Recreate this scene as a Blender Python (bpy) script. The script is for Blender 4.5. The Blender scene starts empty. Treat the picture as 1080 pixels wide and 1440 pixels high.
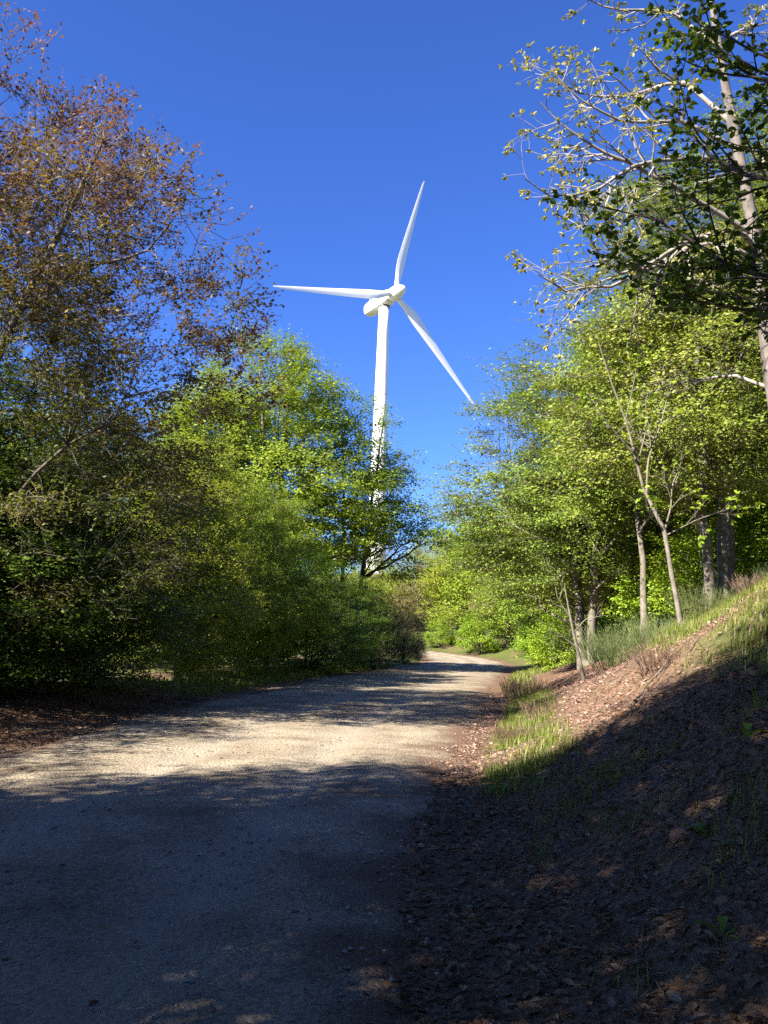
import bpy, math
import numpy as np

# ------------------------------------------------------------------ camera, sky, sun, exposure
scene = bpy.context.scene
col = scene.collection
R = math.radians
EYE = (0.0, 0.0, 1.6)
cam_data = bpy.data.cameras.new('camera')
cam_data.sensor_fit = 'VERTICAL'
cam_data.sensor_height = 24.0
cam_data.lens = 12.0 / math.tan(R(31.0))
cam_data.clip_start = 0.05
cam_data.clip_end = 5000.0
cam = bpy.data.objects.new('camera', cam_data)
col.objects.link(cam)
cam.location = EYE
from mathutils import Matrix
cam.rotation_euler = (Matrix.Rotation(R(90.0 + 8.8), 3, 'X') @ Matrix.Rotation(R(1.8), 3, 'Z')).to_euler()
scene.camera = cam

SUN_EL = R(36.0)
SUN_AZ = math.atan2(-0.78, -0.62)                 # compass-like angle from +Y towards +X: behind the camera, to the left
sun_dir = (math.sin(SUN_AZ) * math.cos(SUN_EL), math.cos(SUN_AZ) * math.cos(SUN_EL), math.sin(SUN_EL))

world = bpy.data.worlds.new('World')
scene.world = world
world.use_nodes = True
wn, wl = world.node_tree.nodes, world.node_tree.links
wn.clear()
sky = wn.new('ShaderNodeTexSky')
sky.sky_type = 'NISHITA'
sky.sun_disc = False
sky.sun_elevation = SUN_EL
sky.sun_rotation = SUN_AZ % (2 * math.pi)
sky.altitude = 900.0
sky.air_density = 0.95
sky.dust_density = 0.0
sky.ozone_density = 10.0
hs = wn.new('ShaderNodeHueSaturation')
hs.inputs['Saturation'].default_value = 1.08
hs.inputs['Hue'].default_value = 0.514
bg = wn.new('ShaderNodeBackground')
bg.inputs['Strength'].default_value = 0.075
wo = wn.new('ShaderNodeOutputWorld')
wl.new(sky.outputs[0], hs.inputs['Color'])
wl.new(hs.outputs[0], bg.inputs[0])
wl.new(bg.outputs[0], wo.inputs[0])

sl = bpy.data.lights.new('sun', 'SUN')
sl.energy = 5.0
sl.angle = R(0.53)
sl.color = (1.0, 0.93, 0.82)
so = bpy.data.objects.new('sun', sl)
col.objects.link(so)
from mathutils import Vector
so.rotation_euler = Vector(sun_dir).to_track_quat('Z', 'Y').to_euler()
so.location = (-40, -30, 60)

scene.view_settings.view_transform = 'Standard'
scene.view_settings.look = 'None'
scene.view_settings.gamma = 1.0
scene.view_settings.use_curve_mapping = False
scene.view_settings.exposure = 1.9
scene.render.engine = 'CYCLES'
scene.cycles.max_bounces = 3
scene.cycles.diffuse_bounces = 1
scene.cycles.glossy_bounces = 1
scene.cycles.transmission_bounces = 2
scene.cycles.transparent_max_bounces = 4
scene.cycles.sample_clamp_indirect = 4.0
scene.cycles.use_denoising = False
scene.cycles.use_adaptive_sampling = True
scene.cycles.adaptive_threshold = 0.01

# ------------------------------------------------------------------ helpers
def tag(o, label=None, cat=None, group=None, kind=None):
    if label: o['label'] = label
    if cat: o['category'] = cat
    if group: o['group'] = group
    if kind: o['kind'] = kind
    return o

def mesh_np(name, verts, faces, smooth=True, attrs=None):
    """faces: list of (N,k) int arrays"""
    me = bpy.data.meshes.new(name)
    verts = np.asarray(verts, np.float32).reshape(-1, 3)
    faces = [np.asarray(f, np.int32) for f in faces if len(f)]
    me.vertices.add(len(verts))
    me.vertices.foreach_set('co', verts.ravel())
    lv = np.concatenate([f.ravel() for f in faces])
    tot = np.concatenate([np.full(len(f), f.shape[1], np.int32) for f in faces])
    st = np.concatenate([[0], np.cumsum(tot)[:-1]]).astype(np.int32)
    me.loops.add(len(lv))
    me.loops.foreach_set('vertex_index', lv)
    me.polygons.add(len(tot))
    me.polygons.foreach_set('loop_start', st)
    me.polygons.foreach_set('use_smooth', np.full(len(tot), smooth, bool))
    for an, (dom, dat) in (attrs or {}).items():
        a = me.attributes.new(an, 'FLOAT', dom)
        a.data.foreach_set('value', np.asarray(dat, np.float32))
    me.update(calc_edges=True)
    return me

def link(name, me, mat=None, parent=None, loc=(0, 0, 0), rz=0.0, sc=1.0):
    o = bpy.data.objects.new(name, me)
    col.objects.link(o)
    if mat is not None and me is not None and len(me.materials) == 0:
        me.materials.append(mat)
    if parent is not None: o.parent = parent
    o.location = loc
    o.rotation_euler = (0, 0, rz)
    o.scale = (sc, sc, sc) if not isinstance(sc, tuple) else sc
    return o

def norm(v):
    return v / np.maximum(np.linalg.norm(v, axis=-1, keepdims=True), 1e-9)

def smooth(t):
    t = np.clip(t, 0, 1)
    return t * t * (3 - 2 * t)

def vnoise(x, y, scale, seed=0):
    x = np.asarray(x, float) / scale; y = np.asarray(y, float) / scale
    xi = np.floor(x); yi = np.floor(y); fx = x - xi; fy = y - yi
    fx = fx * fx * (3 - 2 * fx); fy = fy * fy * (3 - 2 * fy)
    def hsh(a, b):
        v = np.sin(a * 127.1 + b * 311.7 + seed * 74.7) * 43758.5453
        return v - np.floor(v)
    return (hsh(xi, yi) * (1 - fx) + hsh(xi + 1, yi) * fx) * (1 - fy) + (hsh(xi, yi + 1) * (1 - fx) + hsh(xi + 1, yi + 1) * fx) * fy

def fbm(x, y, scale, seed=0, octv=3):
    s, a, tot = 0.0, 1.0, 0.0
    for k in range(octv):
        s = s + a * vnoise(x, y, scale / 2 ** k, seed + k * 13); tot += a; a *= 0.5
    return s / tot

# ------------------------------------------------------------------ the road line and the lie of the land
_c = np.array([(-3.6, -40, 2.9), (-2.6, -12, 2.7), (-2.5, 2, 2.6), (-2.4, 6, 2.6), (-2.1, 9.5, 2.75), (-1.85, 15.5, 3.4), (-0.5, 25, 3.75),
               (0.35, 33, 3.9), (2.4, 46, 4.0), (4.6, 58, 3.9), (7.0, 70, 3.6), (8.1, 79, 3.3), (7.6, 87, 3.1), (4.0, 95, 3.0),
               (-3.0, 101, 3.0), (-14, 106, 3.0), (-40, 112, 3.0), (-90, 118, 3.0)], float)
_seg = np.concatenate([[0], np.cumsum(np.hypot(np.diff(_c[:, 0]), np.diff(_c[:, 1])))])
_s = np.linspace(0, _seg[-1], 700)
RC = np.stack([np.interp(_s, _seg, _c[:, k]) for k in range(3)], 1)
for _ in range(40):
    RC[1:-1] = 0.25 * RC[:-2] + 0.5 * RC[1:-1] + 0.25 * RC[2:]
RT = norm(np.gradient(RC[:, :2], axis=0))
RN = np.stack([RT[:, 1], -RT[:, 0]], 1)             # to the right of travel

def lateral(x, y):
    """signed distance beyond the right edge, beyond the left edge, station index"""
    x = np.asarray(x, float).ravel(); y = np.asarray(y, float).ravel()
    ur = np.empty(len(x)); ul = np.empty(len(x)); ks = np.empty(len(x), int)
    sub = slice(0, None, 2)
    cx, cy = RC[sub, 0], RC[sub, 1]
    for a in range(0, len(x), 20000):
        b = slice(a, a + 20000)
        k = np.argmin((x[b, None] - cx) ** 2 + (y[b, None] - cy) ** 2, axis=1) * 2
        u = (x[b] - RC[k, 0]) * RN[k, 0] + (y[b] - RC[k, 1]) * RN[k, 1]
        ur[b] = u - RC[k, 2]; ul[b] = -u - RC[k, 2]; ks[b] = k
    return ur, ul, ks

BU = np.array([-50, 0.45, 1.1, 2.4, 4.0, 5.5, 7.0, 11, 18, 40, 120, 600])
BH = np.array([0, 0.0, 0.16, 0.95, 2.0, 2.95, 3.4, 4.2, 5.4, 8.0, 12.0, 14.0])
def height(x, y):
    shp = np.shape(x)
    x = np.asarray(x, float).ravel(); y = np.asarray(y, float).ravel()
    ur, ul, k = lateral(x, y)
    yy = RC[k, 1]
    amp = np.interp(yy, [-40, 0, 20, 27, 36, 60, 85, 100], [1.0, 1.0, 1.0, 0.8, 0.5, 0.4, 0.35, 0.35])
    hb = (np.interp(ur, BU, BH) * 0.5 + 0.25 * np.interp(ur - 0.35, BU, BH) + 0.25 * np.interp(ur + 0.35, BU, BH)) * amp
    hl = 0.22 * smooth((ul - 0.9) / 1.6) * (0.5 + fbm(x, y, 3.0, 5)) - 0.9 * smooth((ul - 4.0) / 14.0)
    h = hb + np.where(ul > 0, hl, 0)
    off = np.clip(np.maximum(ur - 0.5, ul - 0.6), 0, 2.0) / 2.0
    h = h + off * ((fbm(x, y, 0.55, 91, 2) - 0.5) * 0.12 * np.clip(ur, 0, 1) + (fbm(x, y, 1.3, 2, 4) - 0.5) * 0.42 + (fbm(x, y, 3.1, 44, 2) - 0.5) * 0.55 * np.clip((ur - 0.8) / 2, 0, 1) + (fbm(x, y, 6.0, 9) - 0.5) * 0.5 * np.clip(np.maximum(ur, ul) / 6, 0, 1))
    h = h + 0.7 * smooth((y - 60) / 60)
    d2 = ((x + 1.3) / 45) ** 2 + ((y - 172) / 42) ** 2
    h = h + 11.5 * np.exp(-d2)
    h = h + 6.0 * smooth((np.hypot(x, y - 60) - 150) / 300) * (fbm(x, y, 160, 4) - 0.2)
    return h.reshape(shp)

def zat(x, y):
    return float(height(np.array([x]), np.array([y]))[0])

# ------------------------------------------------------------------ materials
def new_mat(name):
    m = bpy.data.materials.new(name)
    m.use_nodes = True
    nt = m.node_tree
    nt.nodes.clear()
    out = nt.nodes.new('ShaderNodeOutputMaterial')
    return m, nt.nodes, nt.links, out

def ramp(nodes, stops, interp='LINEAR'):
    r = nodes.new('ShaderNodeValToRGB')
    r.color_ramp.interpolation = interp
    e = r.color_ramp.elements
    while len(e) > 1: e.remove(e[-1])
    e[0].position = stops[0][0]; e[0].color = (*stops[0][1], 1)
    for p, c in stops[1:]:
        n = e.new(p); n.color = (*c, 1)
    return r

def leaf_mat(name, stops, transl=0.27, rough=0.5, spec=0.3, tgain=(1.35, 1.3, 0.6)):
    m, n, l, out = new_mat(name)
    at = n.new('ShaderNodeAttribute'); at.attribute_name = 'v'
    oi = n.new('ShaderNodeObjectInfo')
    r = ramp(n, stops)
    l.new(at.outputs['Fac'], r.inputs[0])
    hsv = n.new('ShaderNodeHueSaturation')
    mr = n.new('ShaderNodeMapRange'); mr.inputs['To Min'].default_value = 0.485; mr.inputs['To Max'].default_value = 0.515
    l.new(oi.outputs['Random'], mr.inputs['Value']); l.new(mr.outputs[0], hsv.inputs['Hue'])
    l.new(r.outputs[0], hsv.inputs['Color'])
    p = n.new('ShaderNodeBsdfPrincipled')
    p.inputs['Roughness'].default_value = rough
    p.inputs['Specular IOR Level'].default_value = spec
    l.new(hsv.outputs[0], p.inputs['Base Color'])
    mul = n.new('ShaderNodeVectorMath'); mul.operation = 'MULTIPLY'; mul.inputs[1].default_value = tgain
    l.new(hsv.outputs[0], mul.inputs[0])
    t = n.new('ShaderNodeBsdfTranslucent'); l.new(mul.outputs[0], t.inputs['Color'])
    mx = n.new('ShaderNodeMixShader'); mx.inputs[0].default_value = transl
    l.new(p.outputs[0], mx.inputs[1]); l.new(t.outputs[0], mx.inputs[2]); l.new(mx.outputs[0], out.inputs[0])
    return m

def bark_mat(name, dark, light, scale=6.0, stretch=0.35, bump=0.4, moss=None):
    m, n, l, out = new_mat(name)
    tc = n.new('ShaderNodeTexCoord')
    mp = n.new('ShaderNodeMapping'); mp.inputs['Scale'].default_value = (1, 1, stretch)
    l.new(tc.outputs['Object'], mp.inputs[0])
    nz = n.new('ShaderNodeTexNoise'); nz.inputs['Scale'].default_value = scale; nz.inputs['Detail'].default_value = 6; nz.inputs['Roughness'].default_value = 0.7
    l.new(mp.outputs[0], nz.inputs['Vector'])
    r = ramp(n, [(0.33, dark), (0.66, light)])
    l.new(nz.outputs['Fac'], r.inputs[0])
    colr = r.outputs[0]
    if moss:
        n2 = n.new('ShaderNodeTexNoise'); n2.inputs['Scale'].default_value = 2.2; n2.inputs['Detail'].default_value = 5
        l.new(tc.outputs['Object'], n2.inputs['Vector'])
        r2 = ramp(n, [(0.56, (0, 0, 0)), (0.64, (1, 1, 1))])
        l.new(n2.outputs['Fac'], r2.inputs[0])
        mx = n.new('ShaderNodeMix'); mx.data_type = 'RGBA'
        l.new(r2.outputs[0], mx.inputs['Factor']); l.new(colr, mx.inputs['A']); mx.inputs['B'].default_value = (*moss, 1)
        colr = mx.outputs['Result']
    p = n.new('ShaderNodeBsdfPrincipled'); p.inputs['Roughness'].default_value = 0.85
    p.inputs['Specular IOR Level'].default_value = 0.2
    b = n.new('ShaderNodeBump'); b.inputs['Strength'].default_value = bump; b.inputs['Distance'].default_value = 0.03
    l.new(nz.outputs['Fac'], b.inputs['Height']); l.new(b.outputs[0], p.inputs['Normal'])
    l.new(colr, p.inputs['Base Color']); l.new(p.outputs[0], out.inputs[0])
    return m

M = {}
M['beech_leaf'] = leaf_mat('beech_leaf', [(0, (0.099, 0.175, 0.015)), (0.5, (0.190, 0.289, 0.024)), (1, (0.274, 0.350, 0.034))], transl=0.36)
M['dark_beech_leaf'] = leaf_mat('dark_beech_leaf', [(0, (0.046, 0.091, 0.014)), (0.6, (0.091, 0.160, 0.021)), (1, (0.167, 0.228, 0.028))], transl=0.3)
M['olive_leaf'] = leaf_mat('olive_leaf', [(0, (0.137, 0.205, 0.021)), (0.55, (0.251, 0.327, 0.034)), (0.85, (0.327, 0.350, 0.053)), (1, (0.319, 0.243, 0.076))], transl=0.45)
M['bank_leaf'] = leaf_mat('bank_leaf', [(0, (0.084, 0.141, 0.015)), (0.5, (0.167, 0.236, 0.025)), (0.85, (0.243, 0.281, 0.038)), (1, (0.274, 0.251, 0.076))])
M['copper_leaf'] = leaf_mat('copper_leaf', [(0, (0.068, 0.114, 0.015)), (0.34, (0.144, 0.152, 0.027)), (0.55, (0.175, 0.133, 0.038)), (0.75, (0.175, 0.103, 0.049)), (1, (0.190, 0.084, 0.068))], transl=0.36)
M['lime_leaf'] = leaf_mat('lime_leaf', [(0, (0.106, 0.198, 0.014)), (0.5, (0.190, 0.304, 0.020)), (1, (0.274, 0.350, 0.030))])
M['oak_leaf'] = leaf_mat('oak_leaf', [(0, (0.17, 0.17, 0.05)), (0.5, (0.30, 0.28, 0.09)), (1, (0.40, 0.35, 0.15))])
M['brown_leaf'] = leaf_mat('brown_leaf', [(0, (0.129, 0.106, 0.038)), (0.5, (0.198, 0.160, 0.057)), (1, (0.182, 0.198, 0.046))])
M['grey_leaf'] = leaf_mat('grey_leaf', [(0, (0.061, 0.076, 0.027)), (0.6, (0.106, 0.122, 0.046)), (1, (0.152, 0.160, 0.068))], transl=0.25)
M['broom_stem'] = leaf_mat('broom_stem', [(0, (0.076, 0.106, 0.030)), (0.6, (0.144, 0.190, 0.061)), (1, (0.228, 0.228, 0.106))], transl=0.15)
M['grass_blade'] = leaf_mat('grass_blade', [(0, (0.076, 0.122, 0.015)), (0.5, (0.167, 0.220, 0.030)), (0.8, (0.251, 0.258, 0.068)), (1, (0.342, 0.281, 0.137))], transl=0.35)
M['dead_leaf'] = leaf_mat('dead_leaf', [(0, (0.061, 0.030, 0.015)), (0.5, (0.190, 0.103, 0.053)), (0.85, (0.289, 0.182, 0.106)), (1, (0.380, 0.289, 0.190))], transl=0.12, rough=0.7, spec=0.2, tgain=(1, 1, 1))
M['sunlit_bracken_litter'] = leaf_mat('sunlit_bracken_litter', [(0, (0.14, 0.085, 0.055)), (0.5, (0.31, 0.195, 0.135)), (1, (0.47, 0.34, 0.25))], transl=0.12, rough=0.75, spec=0.2, tgain=(1, 1, 1))  # dry bracken; sunlight on the slope is put into the paler colour
M['dry_stem'] = leaf_mat('dry_stem', [(0, (0.091, 0.053, 0.038)), (0.5, (0.182, 0.114, 0.084)), (1, (0.304, 0.220, 0.160))], transl=0.1, rough=0.8, spec=0.1, tgain=(1, 1, 1))
M['bark'] = bark_mat('bark', (0.076, 0.065, 0.049), (0.251, 0.228, 0.190), moss=(0.099, 0.103, 0.046))
M['pale_bark'] = bark_mat('pale_bark', (0.091, 0.076, 0.061), (0.243, 0.217, 0.175), scale=5.0, stretch=0.8, bump=0.25, moss=(0.152, 0.144, 0.084))
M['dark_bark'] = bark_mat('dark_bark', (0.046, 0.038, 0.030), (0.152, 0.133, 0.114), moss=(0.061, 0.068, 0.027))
M['oak_bark'] = bark_mat('oak_bark', (0.068, 0.057, 0.049), (0.213, 0.186, 0.163), scale=9.0, stretch=0.4, bump=0.6)  # trunk bark, darkened to carry the part shade it stands in
M['sunlit_oak_twig'] = bark_mat('sunlit_oak_twig', (0.14, 0.12, 0.10), (0.38, 0.345, 0.30), bump=0.2)  # paler than the trunk: sun on the limbs put into the colour
M['twig'] = bark_mat('twig', (0.076, 0.061, 0.046), (0.205, 0.175, 0.137), bump=0.1)

# ------------------------------------------------------------------ ground and road sheets
def axis(segs):
    out = [segs[0][0]]
    for a, b, st in segs:
        n = max(1, int(round((b - a) / st)))
        out += list(np.linspace(a, b, n + 1)[1:])
    return np.array(out)
gx = axis([(-1500, -300, 150), (-300, -100, 20), (-100, -30, 4), (-30, -12, 1.0), (-12, 14, 0.27), (14, 34, 0.8), (34, 100, 4), (100, 300, 20), (300, 1500, 150)])
gy = axis([(-1500, -200, 150), (-200, -40, 16), (-40, -8, 2.0), (-8, 3, 0.5), (3, 34, 0.27), (34, 70, 0.6), (70, 130, 1.2), (130, 240, 5), (240, 500, 25), (500, 2500, 200)])
GX, GY = np.meshgrid(gx, gy)
GZ = height(GX, GY)
ur, ul, kk = lateral(GX, GY)
GZ = GZ - (0.05 * smooth(-np.maximum(ur, ul) / 0.5)).reshape(GZ.shape)
nx, ny = len(gx), len(gy)
ii = (np.arange(ny - 1)[:, None] * nx + np.arange(nx - 1)).ravel()
gfaces = np.stack([ii, ii + 1, ii + nx + 1, ii + nx], 1)

def grass_mask(x, y):
    ur, ul, k = lateral(x, y)
    x = np.asarray(x, float).ravel(); y = np.asarray(y, float).ravel()
    nz = fbm(x, y, 1.6, 31, 3)
    # a strip of grass along the foot of the bank, and a grassy crown on it; bare leaf-strewn slope between
    foot = smooth((ur - 0.35) / 0.3) * smooth((1.75 - ur) / 0.6) * smooth((y - 8.5) / 2.5)
    crown = smooth((ur - 2.9 - 1.3 * smooth((y - 15) / 6)) / 0.8)
    far = smooth((y - 40) / 8) * smooth((ur - 0.3) / 0.5)
    left = smooth((ul - 0.3) / 0.7) * smooth((y - 24) / 6) * 0.9
    g = np.maximum.reduce([foot * 0.95, crown * 0.85, far, left])
    return np.clip(g * smooth((nz - 0.22) / 0.3), 0, 1)
gm = grass_mask(GX, GY)

m, n, l, out = new_mat('forest_floor')
tc = n.new('ShaderNodeTexCoord')
n1 = n.new('ShaderNodeTexNoise'); n1.inputs['Scale'].default_value = 1.1; n1.inputs['Detail'].default_value = 8; n1.inputs['Roughness'].default_value = 0.65
n2 = n.new('ShaderNodeTexVoronoi'); n2.inputs['Scale'].default_value = 22.0; n2.inputs['Randomness'].default_value = 1.0
n3 = n.new('ShaderNodeTexNoise'); n3.inputs['Scale'].default_value = 38.0; n3.inputs['Detail'].default_value = 5
for q in (n1, n2, n3): l.new(tc.outputs['Object'], q.inputs['Vector'])
litter = ramp(n, [(0.0, (0.061, 0.034, 0.020)), (0.35, (0.144, 0.084, 0.049)), (0.7, (0.243, 0.156, 0.099)), (1.0, (0.342, 0.243, 0.167))])
l.new(n2.outputs['Color'], litter.inputs[0])
soil = ramp(n, [(0.3, (0.076, 0.047, 0.030)), (0.7, (0.236, 0.152, 0.103))])
l.new(n3.outputs['Fac'], soil.inputs[0])
mixA = n.new('ShaderNodeMix'); mixA.data_type = 'RGBA'
rA = ramp(n, [(0.4, (0.25, 0.25, 0.25)), (0.6, (0.9, 0.9, 0.9))]); l.new(n1.outputs['Fac'], rA.inputs[0])
l.new(rA.outputs[0], mixA.inputs['Factor']); l.new(soil.outputs[0], mixA.inputs['A']); l.new(litter.outputs[0], mixA.inputs['B'])
grs = ramp(n, [(0.3, (0.053, 0.076, 0.017)), (0.55, (0.106, 0.129, 0.030)), (0.75, (0.182, 0.160, 0.061))]); l.new(n3.outputs['Fac'], grs.inputs[0])
ga = n.new('ShaderNodeAttribute'); ga.attribute_name = 'grassy'
mixB = n.new('ShaderNodeMix'); mixB.data_type = 'RGBA'
l.new(ga.outputs['Fac'], mixB.inputs['Factor']); l.new(mixA.outputs['Result'], mixB.inputs['A']); l.new(grs.outputs[0], mixB.inputs['B'])
p = n.new('ShaderNodeBsdfPrincipled'); p.inputs['Roughness'].default_value = 0.9; p.inputs['Specular IOR Level'].default_value = 0.15
add = n.new('ShaderNodeMath'); add.operation = 'ADD'
l.new(n2.outputs['Distance'], add.inputs[0]); l.new(n3.outputs['Fac'], add.inputs[1])
b = n.new('ShaderNodeBump'); b.inputs['Strength'].default_value = 0.8; b.inputs['Distance'].default_value = 0.05
l.new(add.outputs[0], b.inputs['Height']); l.new(b.outputs[0], p.inputs['Normal'])
l.new(mixB.outputs['Result'], p.inputs['Base Color']); l.new(p.outputs[0], out.inputs[0])
M['forest_floor'] = m

g = link('ground', mesh_np('ground', np.stack([GX, GY, GZ], -1), [gfaces], True, {'grassy': ('POINT', gm)}), M['forest_floor'])
tag(g, 'brown leaf-strewn forest floor rising into a grassy bank beside the gravel road', 'ground', kind='structure')

# gravel road: a worn sheet with ragged edges and two wheel tracks
dens = [0]
while dens[-1] < len(RC) - 1:
    yv = RC[int(dens[-1]), 1]
    dens.append(dens[-1] + (0.6 if -6 < yv < 30 else 2.5))
sidx = np.array(dens[:-1])
cxy = np.stack([np.interp(sidx, np.arange(len(RC)), RC[:, k]) for k in range(3)], 1)
nrm = np.stack([np.interp(sidx, np.arange(len(RC)), RN[:, k]) for k in range(2)], 1)
NW = 48
tt = np.linspace(-1, 1, NW + 1)
sarc = np.interp(sidx, np.arange(len(RC)), _s)
wl_ = cxy[:, 2] + 0.9 * (fbm(sarc, sarc * 0, 1.7, 3, 4) - 0.5) + 0.5 * (vnoise(sarc, sarc * 0, 6, 8) - 0.5)
wr_ = cxy[:, 2] + 0.30 * (fbm(sarc, sarc * 0 + 50, 1.2, 6, 4) - 0.5)
uu = np.where(tt[None] < 0, tt[None] * wl_[:, None], tt[None] * wr_[:, None])
rx = cxy[:, 0:1] + nrm[:, 0:1] * uu
ry = cxy[:, 1:2] + nrm[:, 1:2] * uu
rz = height(rx, ry)
edge = np.minimum(1 - np.abs(tt)[None] + 0 * uu, 1)
offc = np.minimum(np.abs(uu - 1.25), np.abs(uu + 0.55))
track = np.exp(-(offc / 0.34) ** 2)
rz = rz + 0.014 - 0.03 * track + 0.03 * (fbm(rx, ry, 0.8, 12, 3) - 0.5) * smooth(edge / 0.1) + 0.035 * smooth(edge / 0.25)
rz = rz - 0.035 * (1 - smooth(edge / 0.05))
nr = NW + 1
ii = (np.arange(len(sidx) - 1)[:, None] * nr + np.arange(NW)).ravel()
rf = np.stack([ii, ii + 1, ii + nr + 1, ii + nr], 1)

m, n, l, out = new_mat('gravel')
tc = n.new('ShaderNodeTexCoord')
v1 = n.new('ShaderNodeTexVoronoi'); v1.inputs['Scale'].default_value = 42
v2 = n.new('ShaderNodeTexVoronoi'); v2.inputs['Scale'].default_value = 26
z1 = n.new('ShaderNodeTexNoise'); z1.inputs['Scale'].default_value = 0.9; z1.inputs['Detail'].default_value = 7; z1.inputs['Roughness'].default_value = 0.62
z2 = n.new('ShaderNodeTexNoise'); z2.inputs['Scale'].default_value = 120; z2.inputs['Detail'].default_value = 3
for q in (v1, v2, z1, z2): l.new(tc.outputs['Object'], q.inputs['Vector'])
base = ramp(n, [(0.32, (0.175, 0.141, 0.099)), (0.5, (0.289, 0.239, 0.171)), (0.66, (0.372, 0.319, 0.236))]); l.new(z1.outputs['Fac'], base.inputs[0])
speck = ramp(n, [(0.0, (0.30, 0.30, 0.31)), (0.45, (0.92, 0.92, 0.92)), (1.0, (1.45, 1.4, 1.3))]); l.new(v1.outputs['Color'], speck.inputs[0])
mul = n.new('ShaderNodeMix'); mul.data_type = 'RGBA'; mul.blend_type = 'MULTIPLY'; mul.inputs['Factor'].default_value = 0.75
l.new(base.outputs[0], mul.inputs['A']); l.new(speck.outputs[0], mul.inputs['B'])
fine = ramp(n, [(0.3, (0.75, 0.75, 0.75)), (0.7, (1.1, 1.1, 1.1))]); l.new(z2.outputs['Fac'], fine.inputs[0])
mul2 = n.new('ShaderNodeMix'); mul2.data_type = 'RGBA'; mul2.blend_type = 'MULTIPLY'; mul2.inputs['Factor'].default_value = 1.0
l.new(mul.outputs['Result'], mul2.inputs['A']); l.new(fine.outputs[0], mul2.inputs['B'])
ta_ = n.new('ShaderNodeAttribute'); ta_.attribute_name = 'track'
trk = n.new('ShaderNodeMix'); trk.data_type = 'RGBA'
tf = n.new('ShaderNodeMath'); tf.operation = 'MULTIPLY'; tf.inputs[1].default_value = 0.65
l.new(ta_.outputs['Fac'], tf.inputs[0]); l.new(tf.outputs[0], trk.inputs['Factor'])
l.new(mul2.outputs['Result'], trk.inputs['A']); trk.inputs['B'].default_value = (0.350, 0.300, 0.228, 1)
ea_ = n.new('ShaderNodeAttribute'); ea_.attribute_name = 'edge'
em = n.new('ShaderNodeMath'); em.operation = 'ADD'
zs = n.new('ShaderNodeMath'); zs.operation = 'MULTIPLY_ADD'; zs.inputs[1].default_value = 0.8; zs.inputs[2].default_value = -0.40
l.new(z1.outputs['Fac'], zs.inputs[0]); l.new(ea_.outputs['Fac'], em.inputs[0]); l.new(zs.outputs[0], em.inputs[1])
er = ramp(n, [(0.03, (1, 1, 1)), (0.24, (0, 0, 0))]); l.new(em.outputs[0], er.inputs[0])
dirt = n.new('ShaderNodeMix'); dirt.data_type = 'RGBA'
l.new(er.outputs[0], dirt.inputs['Factor']); l.new(trk.outputs['Result'], dirt.inputs['A']); dirt.inputs['B'].default_value = (0.152, 0.095, 0.065, 1)
p = n.new('ShaderNodeBsdfPrincipled'); p.inputs['Roughness'].default_value = 0.92; p.inputs['Specular IOR Level'].default_value = 0.15
l.new(dirt.outputs['Result'], p.inputs['Base Color'])
a1 = n.new('ShaderNodeMath'); a1.operation = 'MULTIPLY_ADD'; a1.inputs[1].default_value = 0.6
l.new(v1.outputs['Distance'], a1.inputs[0]); l.new(v2.outputs['Distance'], a1.inputs[2])
b = n.new('ShaderNodeBump'); b.inputs['Strength'].default_value = 0.6; b.inputs['Distance'].default_value = 0.022; b.invert = True
l.new(a1.outputs[0], b.inputs['Height']); l.new(b.outputs[0], p.inputs['Normal']); l.new(p.outputs[0], out.inputs[0])
M['gravel'] = m
road = link('gravel_road', mesh_np('gravel_road', np.stack([rx, ry, rz], -1), [rf], True,
            {'track': ('POINT', track.ravel()), 'edge': ('POINT', edge.ravel())}), M['gravel'])
tag(road, 'pale gravel forest road with worn wheel tracks curving away between the trees', 'road', kind='structure')

# ------------------------------------------------------------------ tree generator
def grow(rng, start, d, length, nseg, wob, trop, droop=0.0):
    p = start.copy(); d = norm(d.copy())
    pts = [p.copy()]
    for k in range(nseg):
        d = d + rng.normal(0, wob, d.shape)
        d[:, 2] += trop - droop * k / nseg
        d = norm(d)
        p = p + d * (length / nseg)[:, None]
        pts.append(p.copy())
    return np.stack(pts, 1)

def radii(r0, nseg, tip=0.25, pw=1.0):
    t = np.linspace(0, 1, nseg + 1)
    return r0[:, None] * ((1 - t) ** pw * (1 - tip) + tip)[None]

def sprout(rng, pts, rad, length, lid, m, ta, tb, ang, angj, planar, lr, lrj, fall=0.55, rr=0.55, rmin=0.003):
    N, K = pts.shape[0], pts.shape[1] - 1
    t = ta + (tb - ta) * (np.arange(m)[None] + rng.random((N, m))) / m
    f = t * K; i0 = np.minimum(f.astype(int), K - 1); fr = (f - i0)[..., None]
    a = np.arange(N)[:, None]
    P = pts[a, i0] * (1 - fr) + pts[a, i0 + 1] * fr
    T = norm(pts[a, i0 + 1] - pts[a, i0])
    Rr = rad[a, i0] * (1 - fr[..., 0]) + rad[a, i0 + 1] * fr[..., 0]
    side = np.where((np.arange(m)[None] + rng.integers(0, 2, (N, 1))) % 2 == 0, 1.0, -1.0)[..., None]
    up = np.zeros((N, m, 3)); up[..., 2] = 1
    up = norm(up + rng.normal(0, 1, (N, m, 3)) * (1 - planar) * 1.4)
    S = norm(np.cross(T, up))
    an = np.radians(ang + rng.normal(0, angj, (N, m)))[..., None]
    D = T * np.cos(an) + side * S * np.sin(an)
    L = length[:, None] * lr * (1 - fall * t) * (1 + lrj * (rng.random((N, m)) * 2 - 1))
    r0 = np.maximum(np.minimum(Rr * 0.8, Rr * rr + 0.001), rmin)
    return P.reshape(-1, 3), D.reshape(-1, 3), L.ravel(), r0.ravel(), np.repeat(lid, m)

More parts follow.
